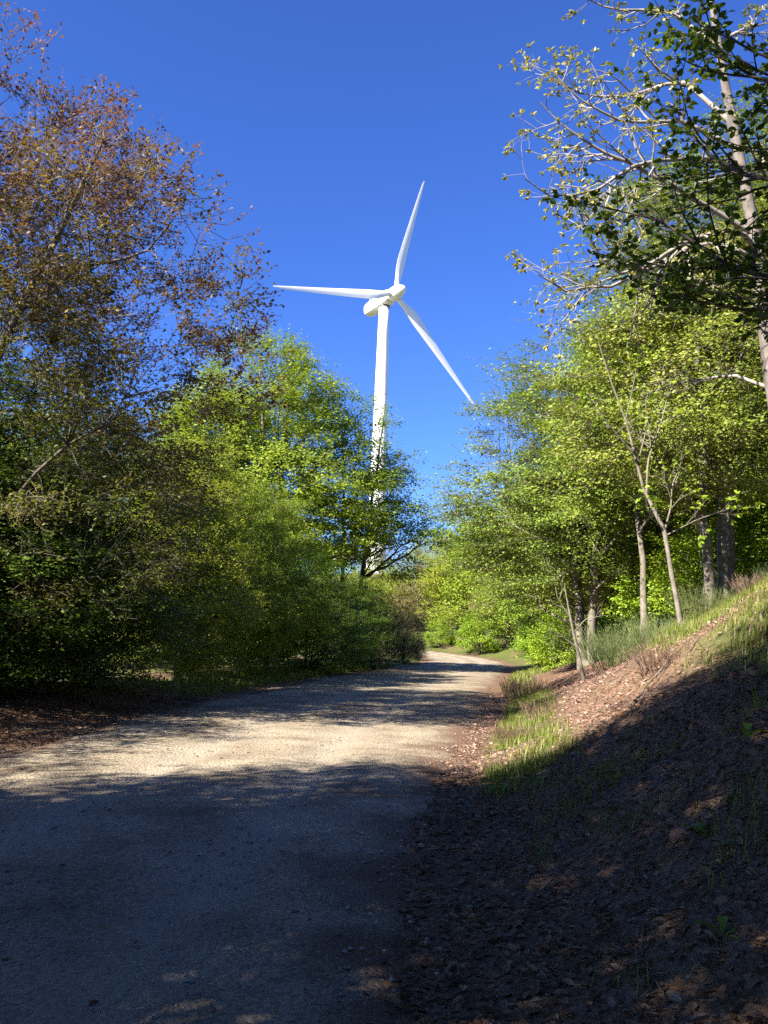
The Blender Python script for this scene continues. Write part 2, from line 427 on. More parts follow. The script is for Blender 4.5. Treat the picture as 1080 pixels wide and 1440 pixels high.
def tubes(pts, rad, k):
    N, K1 = pts.shape[:2]
    T = np.empty_like(pts)
    T[:, 1:-1] = pts[:, 2:] - pts[:, :-2]; T[:, 0] = pts[:, 1] - pts[:, 0]; T[:, -1] = pts[:, -1] - pts[:, -2]
    T = norm(T)
    ref = np.where(np.abs(T[:, :1, 2:3]) > 0.75, np.array([1.0, 0.2, 0]), np.array([0, 0, 1.0]))
    U = norm(np.cross(T, np.broadcast_to(ref, T.shape))); V = np.cross(T, U)
    th = np.arange(k) * 2 * np.pi / k
    ring = pts[:, :, None] + rad[:, :, None, None] * (np.cos(th)[None, None, :, None] * U[:, :, None] + np.sin(th)[None, None, :, None] * V[:, :, None])
    base = (np.arange(N) * K1 * k)[:, None, None] + (np.arange(K1 - 1) * k)[None, :, None]
    j = np.arange(k)[None, None]; j2 = (j + 1) % k
    F = np.stack([base + j, base + j2, base + k + j2, base + k + j], -1).reshape(-1, 4)
    return ring.reshape(-1, 3), F

class Bag:
    def __init__(s): s.v = []; s.f = []; s.n = 0; s.a = []
    def add(s, v, f, a=None):
        s.v.append(v); s.f.append(f + s.n); s.n += len(v)
        if a is not None: s.a.append(a)
    def mesh(s, name, sm=True, an=None):
        ks = {}
        for f in s.f: ks.setdefault(f.shape[1], []).append(f)
        fl = [np.concatenate(ks[k]) for k in sorted(ks, reverse=True)]
        at = {an: ('FACE', np.concatenate(s.a))} if an and s.a else None
        return mesh_np(name, np.concatenate(s.v), fl, sm, at)

def leaves(rng, P, D, nrm_sig, L, wr, shape='quad', hang=0.0, face=None):
    """one folded leaf per point. returns verts, faces, faces-per-leaf"""
    N = len(P)
    up = np.zeros((N, 3)); up[:, 2] = 1
    if face is not None: up = up + face
    Nn = norm(up + rng.normal(0, nrm_sig, (N, 3)))
    D = D.copy(); D[:, 2] -= hang
    D = norm(D - Nn * np.sum(D * Nn, 1, keepdims=True) * (0.8 if hang == 0 else 0.2))
    S = norm(np.cross(D, Nn)); Nn = np.cross(S, D)
    Lc = L[:, None]; W = Lc * wr
    if shape == 'quad':
        v = np.stack([P, P + D * Lc * 0.48 + S * W * 0.5 + Nn * W * 0.12, P + D * Lc, P + D * Lc * 0.48 - S * W * 0.5 + Nn * W * 0.12], 1)
        f = np.arange(N * 4).reshape(N, 4)
        return v.reshape(-1, 3), f, 1
    v = np.stack([P, P + D * Lc * 0.28 + S * W * 0.42 + Nn * W * 0.1, P + D * Lc * 0.66 + S * W * 0.42 + Nn * W * 0.1, P + D * Lc - Nn * W * 0.12,
                  P + D * Lc * 0.66 - S * W * 0.42 + Nn * W * 0.1, P + D * Lc * 0.28 - S * W * 0.42 + Nn * W * 0.1], 1)
    b0 = (np.arange(N) * 6)[:, None]
    f = np.concatenate([b0 + np.array([[0, 1, 2, 3]]), b0 + np.array([[0, 3, 4, 5]])], 1).reshape(-1, 4)
    return v.reshape(-1, 3), f, 2

def in_blobs(P, blobs, grow_=1.0):
    ok = np.zeros(len(P), bool); dep = np.full(len(P), 9.0)
    for cx, cy, cz, rx, ry, rz_ in blobs:
        q = np.sqrt(((P[:, 0] - cx) / rx) ** 2 + ((P[:, 1] - cy) / ry) ** 2 + ((P[:, 2] - cz) / rz_) ** 2)
        dep = np.minimum(dep, q)
    return dep < grow_, dep

def noise3(P, sc, seed):
    return (fbm(P[:, 0] + 0.37 * P[:, 2], P[:, 1] - 0.5 * P[:, 2], sc, seed, 2) + fbm(P[:, 2] + 9.1, P[:, 0] * 0.8 + P[:, 1] * 0.6, sc, seed + 5, 2)) * 0.5

def nearest(A, B):
    out = np.empty(len(A), int)
    for a in range(0, len(A), 1500):
        d = ((A[a:a + 1500, None, :] - B[None]) ** 2).sum(-1); out[a:a + 1500] = np.argmin(d, 1)
    return out

def crown_tree(seed, H, blobs, trunk_r, stems=1, stem_pts=None, k1=36, k2=420, n=7000, nl=10, leaf=0.12, wr=0.62, tw=0.8, gap=0.42, gapsc=1.6, shell=0.55,
               nsig=0.5, out=0.45, updir=0.3, twig_tubes=True, zlow=0.12, vfun=None, rlimb=0.012, hexa=False, flat=0.0, rise=0.5, ragged=0.12, cl_frac=0.93, cl_sig=0.42, cl_flat=0.5, twig_r=0.0045, twig_step=2):
    """crown filled by leafy sprays inside a union of ellipsoids, each spray joined to branch, limb and stem"""
    rng = np.random.default_rng(seed)
    bl = np.array(blobs, float)
    lo = (bl[:, :3] - bl[:, 3:]).min(0) - 0.5; hi = (bl[:, :3] + bl[:, 3:]).max(0) + 0.5; lo[2] = max(lo[2], 0.15)
    cen = np.average(bl[:, :3], axis=0, weights=bl[:, 3:].prod(1))
    def sample(m, gapcut, shellw):
        acc = []; got = 0
        while got < m:
            P = lo + (hi - lo) * rng.random((m * 4, 3))
            lim = 1.0 + ragged * (noise3(P * 1.0, 1.3, seed + 3) - 0.5) * 4 * 0.5 + ragged * 0.2 * rng.normal(0, 1, len(P))
            ok, dep = in_blobs(P, blobs)
            ok = dep < lim
            ok &= rng.random(len(P)) < (1 - shellw) + shellw * np.clip(dep, 0, 1) ** 2
            ok &= noise3(P * np.array([1, 1, 1.0 + flat]), gapsc, seed + 1) > gapcut + rng.normal(0, 0.03, len(P))
            P = P[ok]; acc.append(P); got += len(P)
        return np.concatenate(acc)[:m]
    # stems
    if stem_pts is None:
        base = np.zeros((stems, 3)); base[:, 2] = -0.3
        tops = sample(stems * 6, 0.0, 0.0); tops = tops[np.argsort(-tops[:, 2])][:stems]
        if stems == 1: tops[0, :2] = cen[:2] + rng.normal(0, 0.2, 2)
        tops[:, 2] = H * (0.94 if stems == 1 else 1) * (1 if stems == 1 else (0.82 + 0.14 * rng.random(stems)))
        if stems > 1:
            az = np.arange(stems) * 2.4 + rng.random(); rr = 0.2 + 0.5 * rng.random(stems)
            sx = bl[:, 3].max() * 0.55
            tops[:, 0] = cen[0] + np.cos(az) * sx * rr; tops[:, 1] = cen[1] + np.sin(az) * sx * rr
            base[:, 0] = np.cos(az) * trunk_r * 1.6; base[:, 1] = np.sin(az) * trunk_r * 1.6
        t = np.linspace(0, 1, 13)[None, :, None]
        tp = base[:, None] * (1 - t) + tops[:, None] * t
        bow = np.zeros_like(tp); bow[..., 2] = 0
        tp[..., :2] = base[:, None, :2] + (tops - base)[:, None, :2] * t ** 1.35
        tp[:, 1:-1] += np.cumsum(rng.normal(0, 0.012 * H / 3, (stems, 11, 3)), 1) * np.array([1, 1, 0])
    else:
        tp = np.stack([resample0(q, 12) for q in stem_pts]); stems = len(tp)
    tr = radii(np.full(stems, trunk_r) * (1 if stems == 1 else 0.75 + 0.4 * rng.random(stems)), 12, 0.12, 0.9); tr[:, 0] *= 1.5; tr[:, 1] *= 1.06
    T = Bag(); T.add(*tubes(tp, tr, 10 if stems < 3 else 6))
    wood, twg, lf = Bag(), Bag(), Bag()
    flat_tp = tp.reshape(-1, 3); flat_tr = tr.ravel()
    # limbs
    E1 = sample(k1, gap - 0.05, 0.3)
    st_i = np.empty(k1, int)
    for a in range(k1):
        hd = np.hypot(flat_tp[:, 0] - E1[a, 0], flat_tp[:, 1] - E1[a, 1])
        want = np.clip(E1[a, 2] - rise * hd, zlow * H, H)
        st_i[a] = np.argmin(np.abs(flat_tp[:, 2] - want) * 1.0 + 0.55 * hd)
    S1 = flat_tp[st_i]; d = E1 - S1; L1_ = np.linalg.norm(d, axis=1)
    t = np.linspace(0, 1, 10)[None, :, None]
    lp = S1[:, None] + d[:, None] * t
    lp[..., 2] += (np.sin(np.pi * t[..., 0]) * 0.10 * np.linalg.norm(d, axis=1)[:, None]) * np.where(rng.random((k1, 1)) < 0.7, 1, -0.4)
    wv = np.cumsum(rng.normal(0, 1, (k1, 9, 3)), 1) * (0.022 * L1_ + 0.02)[:, None, None]
    lp[:, 1:] += wv - wv[:, -1:] * t[:, 1:]
    L1 = np.linalg.norm(d, axis=1)
    r1 = np.minimum(rlimb * L1 + 0.01, flat_tr[st_i] * 0.75); lr = radii(r1, 9, 0.12, 0.9)
    wood.add(*tubes(lp, lr, 6))
    A = np.concatenate([lp[:, 2:].reshape(-1, 3), flat_tp[flat_tp[:, 2] > 0.55 * H]]); AR = np.concatenate([lr[:, 2:].ravel(), flat_tr[flat_tp[:, 2] > 0.55 * H]])
    # branches
    E2 = sample(k2, gap, shell)
    j = nearest(E2 - np.array([0, 0, 0.4]), A)
    S2 = A[j]; d = E2 - S2
    t = np.linspace(0, 1, 6)[None, :, None]
    p2 = S2[:, None] + d[:, None] * t; L2 = np.linalg.norm(d, axis=1)
    p2[..., 2] += np.sin(np.pi * t[..., 0]) * 0.08 * L2[:, None]
    p2[:, 1:] += np.cumsum(rng.normal(0, 0.03, (k2, 5, 3)), 1)
    r2 = radii(np.minimum(0.006 * L2 + 0.006, AR[j] * 0.8), 5, 0.3)
    wood.add(*tubes(p2, r2, 4))
    A2 = np.concatenate([p2[:, 1:].reshape(-1, 3), lp[:, 4:].reshape(-1, 3)])
    # sprays
    ne = int(n * (1 - cl_frac))
    ck = rng.integers(0, k2, n - ne)
    csz = (0.6 + 0.8 * rng.random(k2))[ck][:, None]
    E3 = np.concatenate([sample(ne, gap, shell), E2[ck] + np.clip(rng.normal(0, 1, (n - ne, 3)), -1.8, 1.8) * np.array([1, 1, cl_flat]) * cl_sig * csz])
    E3[:, 2] = np.maximum(E3[:, 2], 0.1)
    j = nearest(E3, A2)
    dv = E3 - A2[j]; dl = np.linalg.norm(dv, axis=1)
    outw = E3 - cen; outw[:, 2] *= 0.6
    D = norm(norm(dv) * 0.6 + norm(outw) * 0.7 + np.array([0, 0, updir]) + rng.normal(0, 0.35, (n, 3)))
    if flat: D[:, 2] *= (1 - flat); D = norm(D)
    Lt = tw * (0.6 + 0.7 * rng.random(n))
    p3 = grow(rng, E3 - D * Lt[:, None] * 0.5, D, Lt, 2, 0.12, 0.0)
    link_ = dl < 1.4
    if twig_tubes:
        twg.add(*tubes(p3[::twig_step], radii(np.full(len(p3[::twig_step]), twig_r), 2, 0.5), 3))
        link_ &= np.arange(n) % 2 == 0
        pk = np.stack([A2[j], p3[:, 0]], 1)[link_]
        twg.add(*tubes(pk, np.full((len(pk), 2), twig_r * 1.1), 3))
    ids = rng.random(n)
    tt_ = 0.05 + 0.95 * (np.arange(nl)[None] + rng.random((n, nl))) / nl
    fk = tt_ * 2; i0 = np.minimum(fk.astype(int), 1); fr = (fk - i0)[..., None]; a = np.arange(n)[:, None]
    Pl = p3[a, i0] * (1 - fr) + p3[a, i0 + 1] * fr
    Tn = norm(p3[a, i0 + 1] - p3[a, i0])
    side = np.where((np.arange(nl)[None] + rng.integers(0, 2, (n, 1))) % 2 == 0, 1.0, -1.0)[..., None]
    Sx = norm(np.cross(Tn, np.array([0, 0, 1.0])))
    Dl = (Tn * 0.6 + Sx * side * 0.8 + rng.normal(0, 0.3, Tn.shape)).reshape(-1, 3)
    Pl = Pl.reshape(-1, 3) + rng.normal(0, leaf * 0.5, (n * nl, 3))
    N = len(Pl); sz = leaf * (0.65 + 0.6 * rng.random(N))
    ow = np.repeat(norm(E3 - cen), nl, 0)
    v, f, k = leaves(rng, Pl, Dl, nsig, sz, wr, 'hex' if hexa else 'quad', 0.0, ow * out)
    cl = noise3(np.repeat(E3, nl, 0), 2.2, seed + 9)
    val = np.clip(0.5 * rng.random(N) + 0.25 * np.repeat(ids, nl) + 0.6 * (cl - 0.5) + 0.18, 0, 1)
    if vfun is not None: val = vfun(Pl, val, rng)
    lf.add(v, f, np.repeat(val, k))
    return {'trunk': T, 'wood': wood, 'twig': twg, 'leaf': lf, 'H': H}

def resample0(pl, n):
    pl = np.array(pl, float)
    d = np.concatenate([[0], np.cumsum(np.linalg.norm(np.diff(pl, axis=0), axis=1))])
    t = np.linspace(0, d[-1], n + 1)
    return np.stack([np.interp(t, d, pl[:, k]) for k in range(3)], 1)

PROTO = {}
def proto(key, bark, leafm, twigm='twig', **kw):
    d = crown_tree(**kw)
    PROTO[key] = dict(trunk=d['trunk'].mesh(key + '_trunk'), limb=d['wood'].mesh(key + '_branchwork'),
                      twig=d['twig'].mesh(key + '_twigs') if d['twig'].n else None, crown=d['leaf'].mesh(key + '_crown', False, 'v'), H=d['H'])
    q = PROTO[key]
    q['trunk'].materials.append(M[bark]); q['limb'].materials.append(M[bark]); q['crown'].materials.append(M[leafm])
    if q['twig']: q['twig'].materials.append(M[twigm])

def tree(name, key, x, y, h, label, cat='tree', group=None, rz=0.0, wide=1.0, dz=0.0):
    q = PROTO[key]
    s = h / q['H']
    o = bpy.data.objects.new(name, None)
    o.empty_display_size = 0.3
    col.objects.link(o)
    o.location = (x, y, zat(x, y) + dz)
    o.rotation_euler = (0, 0, R(rz))
    o.scale = (s * wide, s * wide, s)
    tag(o, label, cat, group)
    for nm, k in (('trunk', 'trunk'), ('branchwork', 'limb'), ('twig_spray', 'twig'), ('crown', 'crown')):
        if q[k] is None: continue
        c = bpy.data.objects.new(nm, q[k]); col.objects.link(c); c.parent = o
        if nm != 'trunk': c['kind'] = 'stuff'
    return o

# ------------------------------------------------------------------ wind turbine
def revolve(prof, k=40):
    """prof: list of (radius, z); closed at both ends"""
    pr = np.array(prof, float)
    th = np.arange(k) * 2 * np.pi / k
    v = np.stack([pr[:, :1] * np.cos(th), pr[:, :1] * np.sin(th), np.repeat(pr[:, 1:], k, 1)], -1).reshape(-1, 3)
    j = np.arange(k); j2 = (j + 1) % k
    f = np.concatenate([np.stack([i * k + j, i * k + j2, (i + 1) * k + j2, (i + 1) * k + j], 1) for i in range(len(pr) - 1)])
    return v, f
m, n, l, out = new_mat('turbine_paint')
p = n.new('ShaderNodeBsdfPrincipled'); p.inputs['Roughness'].default_value = 0.42
tc = n.new('ShaderNodeTexCoord'); nz = n.new('ShaderNodeTexNoise'); nz.inputs['Scale'].default_value = 0.35; nz.inputs['Detail'].default_value = 6
l.new(tc.outputs['Object'], nz.inputs['Vector'])
rp = ramp(n, [(0.3, (0.73, 0.73, 0.72)), (0.7, (0.80, 0.80, 0.79))]); l.new(nz.outputs['Fac'], rp.inputs[0])
l.new(rp.outputs[0], p.inputs['Base Color']); l.new(p.outputs[0], out.inputs[0])
M['turbine_paint'] = m
m, n, l, out = new_mat('turbine_seam')
p = n.new('ShaderNodeBsdfPrincipled'); p.inputs['Roughness'].default_value = 0.6; p.inputs['Base Color'].default_value = (0.16, 0.16, 0.16, 1)
l.new(p.outputs[0], out.inputs[0]); M['turbine_seam'] = m

TX, TY = -1.3, 170.0
TZ = zat(TX, TY) - 0.2
tur = bpy.data.objects.new('wind_turbine', None); col.objects.link(tur); tur.location = (TX, TY, TZ)
tag(tur, 'tall white three-bladed wind turbine rising behind the trees', 'wind turbine')
HUBZ = 73.1 - TZ
TOPZ = HUBZ - 1.75
prof = [(2.15, -0.5), (2.1, 0.0), (2.05, 0.3), (1.95, 3.0)]
for zz in np.linspace(6, TOPZ, 10): prof.append((1.95 - (1.95 - 1.08) * (zz - 3) / (TOPZ - 3), zz))
prof.append((0.01, TOPZ))
v, f = revolve(prof, 48)
tower = link('tower', mesh_np('tower', v, [f]), M['turbine_paint'], tur)
for zz in (TOPZ * 0.33, TOPZ * 0.66):
    rr = 1.95 - (1.95 - 1.08) * (zz - 3) / (TOPZ - 3)
    v, f = revolve([(rr - 0.02, zz - 0.04), (rr + 0.012, zz - 0.03), (rr + 0.012, zz + 0.03), (rr - 0.02, zz + 0.04)], 48)
    link('flange', mesh_np('flange', v, [f]), M['turbine_seam'], tower)
v, f = revolve([(1.0, TOPZ - 0.05), (1.24, TOPZ), (1.24, TOPZ + 0.32), (1.0, TOPZ + 0.36)], 40)
link('yaw_ring', mesh_np('yaw_ring', v, [f]), M['turbine_seam'], tur)
# nacelle axis
AX = R(54.0); TILT = R(5.0)
head = bpy.data.objects.new('nacelle_frame', None)
nvec = np.array([math.cos(AX) * math.cos(TILT), -math.sin(AX) * math.cos(TILT), math.sin(TILT)])
uvec = norm(np.cross(nvec, [0, 0, 1.0])); vvec = np.cross(uvec, nvec)
def to_t(a):                                        # (along axis, across, up) -> turbine space
    a = np.asarray(a, float)
    return np.array([0, 0, HUBZ - 0.25]) + a[..., 0:1] * nvec + a[..., 1:2] * uvec + a[..., 2:3] * vvec
secs = [(-6.0, 0.85, 0.95, -0.15), (-5.9, 1.15, 1.15, -0.1), (-5.3, 1.3, 1.3, -0.05), (-3.0, 1.4, 1.45, 0.0), (-0.5, 1.45, 1.5, 0.0), (1.2, 1.42, 1.45, 0.05), (2.0, 1.3, 1.3, 0.15), (2.3, 1.1, 1.15, 0.2)]
kk_ = 28
th = np.arange(kk_) * 2 * np.pi / kk_
def sup(c, e): return np.sign(c) * np.abs(c) ** e
vs = [np.array([[-6.05, 0, -0.15]])]
for (s_, w_, h_, z_) in secs:
    vs.append(np.stack([np.full(kk_, s_), w_ * sup(np.cos(th), 0.55), z_ + h_ * sup(np.sin(th), 0.55)], 1))
vs.append(np.array([[2.32, 0, 0.2]]))
v = np.concatenate(vs); j = np.arange(kk_); j2 = (j + 1) % kk_
fq = np.concatenate([np.stack([1 + i * kk_ + j, 1 + i * kk_ + j2, 1 + (i + 1) * kk_ + j2, 1 + (i + 1) * kk_ + j], 1) for i in range(len(secs) - 1)])
ft = np.concatenate([np.stack([j2 * 0, 1 + j2, 1 + j], 1), np.stack([j * 0 + len(v) - 1, 1 + (len(secs) - 1) * kk_ + j, 1 + (len(secs) - 1) * kk_ + j2], 1)])
nac = link('nacelle', mesh_np('nacelle', to_t(v), [fq, ft]), M['turbine_paint'], tur)
v, f = revolve([(0.05, 0), (0.05, 1.0), (0.14, 1.02), (0.14, 1.2), (0.01, 1.22)], 8)
pp = to_t(np.array([[-4.9, 0.3, 1.2]]))[0]
link('wind_sensor', mesh_np('wind_sensor', v + pp, [f]), M['turbine_paint'], nac)
v, f = revolve([(0.04, 0), (0.04, 0.8), (0.01, 0.82)], 8)
link('wind_sensor', mesh_np('wind_sensor', v + to_t(np.array([[-5.0, -0.4, 1.2]]))[0], [f]), M['turbine_paint'], nac)
# hub with its pointed spinner
HB = 3.7
pr = [(0.9, 2.36 - HB), (1.25, 2.45 - HB), (1.42, -0.7), (1.45, 0.0), (1.40, 0.7), (1.22, 1.5), (0.98, 2.2), (0.70, 2.75), (0.42, 3.1), (0.16, 3.28), (0.01, 3.32)]
v, f = revolve(pr, 36)
hv = to_t(np.stack([v[:, 2] + HB, v[:, 0], v[:, 1]], 1))
hub = link('hub', mesh_np('hub', hv, [f]), M['turbine_paint'], tur)
hubc = to_t(np.array([[HB, 0, 0]]))[0]
# blades: lofted aerofoil sections with twist and taper
RB = 30.0
def blade(phase):
    e_r = math.cos(phase) * uvec + math.sin(phase) * vvec
    e_t = -math.sin(phase) * uvec + math.cos(phase) * vvec
    st = [(0.9, 1.15, 1.0, 4), (2.0, 1.15, 0.95, 6), (3.4, 1.5, 0.6, 14), (5.2, 2.15, 0.34, 15), (7.5, 2.3, 0.26, 12), (11, 2.0, 0.22, 9), (15, 1.65, 0.19, 6.5), (19, 1.32, 0.17, 4.5), (23, 1.0, 0.16, 3), (26.5, 0.74, 0.15, 2), (28.8, 0.52, 0.15, 1.4), (29.7, 0.3, 0.15, 1), (30.0, 0.08, 0.2, 1)]
    k = 24
    t = np.arange(k) * 2 * np.pi / k
    V = []
    for r_, c_, th_, tw in st:
        q = R(tw + 3.0)
        xx = 0.5 * np.cos(t) + (0.22 if th_ < 0.9 else 0.0)
        yy = 0.5 * th_ * np.sin(t) * (1 if th_ > 0.8 else (0.62 + 0.55 * (0.5 - 0.5 * np.cos(t))) )
        # leading edge blunt, trailing edge sharp
        if th_ < 0.8: yy = yy * np.where(np.cos(t) > 0, 1 - 0.75 * np.cos(t) ** 2, 1)
        ch = c_ * xx; tk = c_ * yy
        pre = 0.9 * (r_ / RB) ** 2
        cd = e_t * math.cos(q) * -1 + nvec * math.sin(q)
        td = nvec * math.cos(q) + e_t * math.sin(q)
        V.append(hubc + e_r * r_ + ch[:, None] * cd + tk[:, None] * td + nvec * pre)
    V = np.concatenate(V); j = np.arange(k); j2 = (j + 1) % k
    F = np.concatenate([np.stack([i * k + j, i * k + j2, (i + 1) * k + j2, (i + 1) * k + j], 1) for i in range(len(st) - 1)])
    return V, F
for ph in (106, 226, 346):
    v, f = blade(R(ph))
    link('blade', mesh_np('blade', v, [f]), M['turbine_paint'], tur)
bpy.data.objects.remove(head)

# ------------------------------------------------------------------ trees of the left side
def copper_v(P, val, rng):
    # young red leaves at the outside and top of the crown
    rr = np.hypot(P[:, 0], P[:, 1]) / 8.0
    zz = P[:, 2] / 16.0
    red = smooth((0.55 * rr + 0.75 * zz - 0.42) / 0.5)
    cl = fbm(P[:, 0] + 3, P[:, 2] + 0.6 * P[:, 1], 1.7, 77, 2)
    return np.clip(red * 0.88 * (0.4 + cl) + val * 0.38 + (cl - 0.5) * 0.7 - 0.02, 0, 1)

proto('copper', 'dark_bark', 'copper_leaf', seed=11, H=15.0, trunk_r=0.2, blobs=[(0, 0, 9.5, 5.2, 5.5, 5.4), (2.4, -0.5, 8.0, 5.2, 5.0, 3.6), (3.8, -0.8, 6.2, 4.0, 4.0, 2.4), (1.0, 0.5, 4.0, 5.6, 5.0, 2.8), (-1, 1, 5.5, 6.5, 6, 4.0)],
      stem_pts=[[(0, 0, -0.3), (0.1, 0, 3), (0.3, 0.1, 7), (0.2, 0.2, 11), (0.3, 0.2, 14.6)], [(0.1, 0, 0.6), (0.9, -0.2, 3.2), (2.3, -0.4, 6.5), (3.5, -0.5, 9.5), (4.2, -0.5, 11.5)]],
      k1=60, k2=750, n=15500, nl=11, leaf=0.086, wr=0.6, tw=0.6, gap=0.4, gapsc=1.5, shell=0.2, nsig=0.75, out=0.3, updir=0.25, zlow=0.08, vfun=copper_v, rlimb=0.009, rise=0.62, ragged=0.16, cl_sig=0.3, cl_flat=0.55, cl_frac=0.9, twig_r=0.0065, twig_step=1)
proto('bright', 'bark', 'beech_leaf', seed=23, H=20.0, trunk_r=0.30, blobs=[(-1.2, 0, 12.5, 5.8, 5.6, 7.4), (0.8, 0, 9.5, 6.8, 6.2, 4.6), (2.6, 0, 10.5, 5.0, 5.0, 4.8), (-3.2, 0, 9.0, 5.0, 5.0, 5.0)],
      stems=4, k1=60, k2=430, n=12000, nl=11, leaf=0.175, wr=0.64, tw=1.0, gap=0.34, gapsc=1.8, shell=0.7, nsig=0.55, out=0.75, updir=0.35, twig_tubes=False, ragged=0.1, cl_sig=0.56, cl_flat=0.36)
proto('airy', 'dark_bark', 'beech_leaf', seed=26, H=17.5, trunk_r=0.2, blobs=[(-1.0, 0, 12.0, 3.6, 3.6, 5.0), (1.4, 0, 9.4, 4.4, 4.0, 4.4), (3.0, 0, 8.2, 3.6, 3.6, 2.0)],
      stems=2, k1=50, k2=130, n=2200, nl=10, leaf=0.165, wr=0.64, tw=1.0, gap=0.45, gapsc=1.6, shell=0.4, nsig=0.5, out=0.4, updir=0.05, flat=0.6, twig_tubes=False, ragged=0.16, cl_sig=0.55, cl_flat=0.22)
proto('hornbeam', 'pale_bark', 'olive_leaf', seed=31, H=8.5, trunk_r=0.05, blobs=[(0, 0, 4.6, 2.3, 2.3, 4.1), (0.6, -0.4, 2.6, 2.4, 2.3, 2.3), (-0.8, 0.4, 3.4, 2.2, 2.2, 2.8)],
      stems=9, k1=60, k2=330, n=5600, nl=11, leaf=0.105, wr=0.58, tw=0.5, gap=0.38, gapsc=0.9, shell=0.6, nsig=0.6, out=0.8, updir=0.25, twig_tubes=True, zlow=0.05, ragged=0.18, cl_sig=0.27, cl_flat=0.3)
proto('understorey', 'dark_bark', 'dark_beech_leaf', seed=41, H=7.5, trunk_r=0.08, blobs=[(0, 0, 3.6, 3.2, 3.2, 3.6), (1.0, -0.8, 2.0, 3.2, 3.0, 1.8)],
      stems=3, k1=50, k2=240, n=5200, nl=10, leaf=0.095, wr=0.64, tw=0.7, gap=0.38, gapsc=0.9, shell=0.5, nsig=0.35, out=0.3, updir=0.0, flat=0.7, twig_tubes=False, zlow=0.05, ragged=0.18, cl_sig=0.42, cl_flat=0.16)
proto('bank_beech', 'pale_bark', 'bank_leaf', seed=51, H=13.0, trunk_r=0.19, blobs=[(0, 0, 8.0, 4.2, 4.2, 5.0), (-1.2, -0.6, 6.4, 4.6, 4.4, 3.2), (1.0, 0.6, 5.6, 4.4, 4.4, 3.2)],
      stems=2, k1=48, k2=330, n=8000, nl=10, leaf=0.11, wr=0.6, tw=0.8, gap=0.44, gapsc=1.2, shell=0.5, nsig=0.5, out=0.6, updir=0.1, flat=0.55, ragged=0.17, cl_sig=0.5, cl_flat=0.18)
proto('slim_beech', 'pale_bark', 'bank_leaf', seed=61, H=13.0, trunk_r=0.14, blobs=[(0, 0, 8.8, 3.2, 3.2, 4.2), (0.5, 0, 6.5, 3.4, 3.4, 2.6)],
      stems=1, k1=36, k2=200, n=4300, nl=10, leaf=0.12, wr=0.6, tw=0.8, gap=0.44, gapsc=1.1, shell=0.5, nsig=0.5, out=0.6, updir=0.1, flat=0.5, twig_tubes=False, ragged=0.17, cl_sig=0.46, cl_flat=0.22)
proto('far_green', 'bark', 'lime_leaf', seed=71, H=12.0, trunk_r=0.16, blobs=[(0, 0, 6.8, 3.6, 3.6, 5.2), (0.8, 0, 4.2, 3.8, 3.6, 3.4)], stems=2, k1=30, k2=130, n=2200, nl=10, leaf=0.21, wr=0.62, tw=1.1, gap=0.38, gapsc=1.3, shell=0.6, out=0.6, twig_tubes=False, ragged=0.15, zlow=0.05, cl_sig=0.68, cl_flat=0.4)
proto('far_olive', 'bark', 'olive_leaf', seed=72, H=11.0, trunk_r=0.16, blobs=[(0, 0, 6.2, 3.6, 3.6, 4.8), (-0.8, 0, 3.8, 3.8, 3.6, 3.2)], stems=2, k1=30, k2=130, n=2200, nl=10, leaf=0.20, wr=0.62, tw=1.1, gap=0.38, gapsc=1.3, shell=0.6, out=0.6, twig_tubes=False, ragged=0.15, zlow=0.05, cl_sig=0.68, cl_flat=0.4)
proto('far_brown', 'bark', 'brown_leaf', seed=73, H=11.0, trunk_r=0.14, blobs=[(0, 0, 6.2, 3.4, 3.4, 4.8), (0.8, 0, 4.0, 3.4, 3.4, 3.4)], stems=3, k1=40, k2=220, n=2400, nl=6, leaf=0.17, wr=0.6, tw=1.0, gap=0.40, gapsc=1.2, shell=0.4, out=0.4, twig_tubes=True, ragged=0.17, zlow=0.05, cl_sig=0.5, cl_flat=0.6)
proto('willow', 'bark', 'grey_leaf', seed=81, H=4.2, trunk_r=0.035, blobs=[(0, 0, 2.2, 2.0, 2.0, 2.0), (0.3, 0, 1.3, 2.2, 2.0, 1.3)], stems=14, k1=60, k2=260, n=2600, nl=9, leaf=0.10, wr=0.35, tw=0.6, gap=0.34, gapsc=0.6, shell=0.4, nsig=0.8, out=0.3, updir=0.7, twig_tubes=True, zlow=0.03, ragged=0.2, cl_sig=0.25, cl_flat=0.8)
proto('lime_bush', 'bark', 'lime_leaf', seed=91, H=3.0, trunk_r=0.03, blobs=[(0, 0, 1.5, 1.5, 1.5, 1.5), (0.3, 0, 0.9, 1.7, 1.6, 0.9)], stems=6, k1=30, k2=120, n=1300, nl=10, leaf=0.10, wr=0.64, tw=0.5, gap=0.38, gapsc=0.6, shell=0.5, out=0.4, flat=0.5, twig_tubes=False, zlow=0.03, ragged=0.2, cl_sig=0.22, cl_flat=0.4)

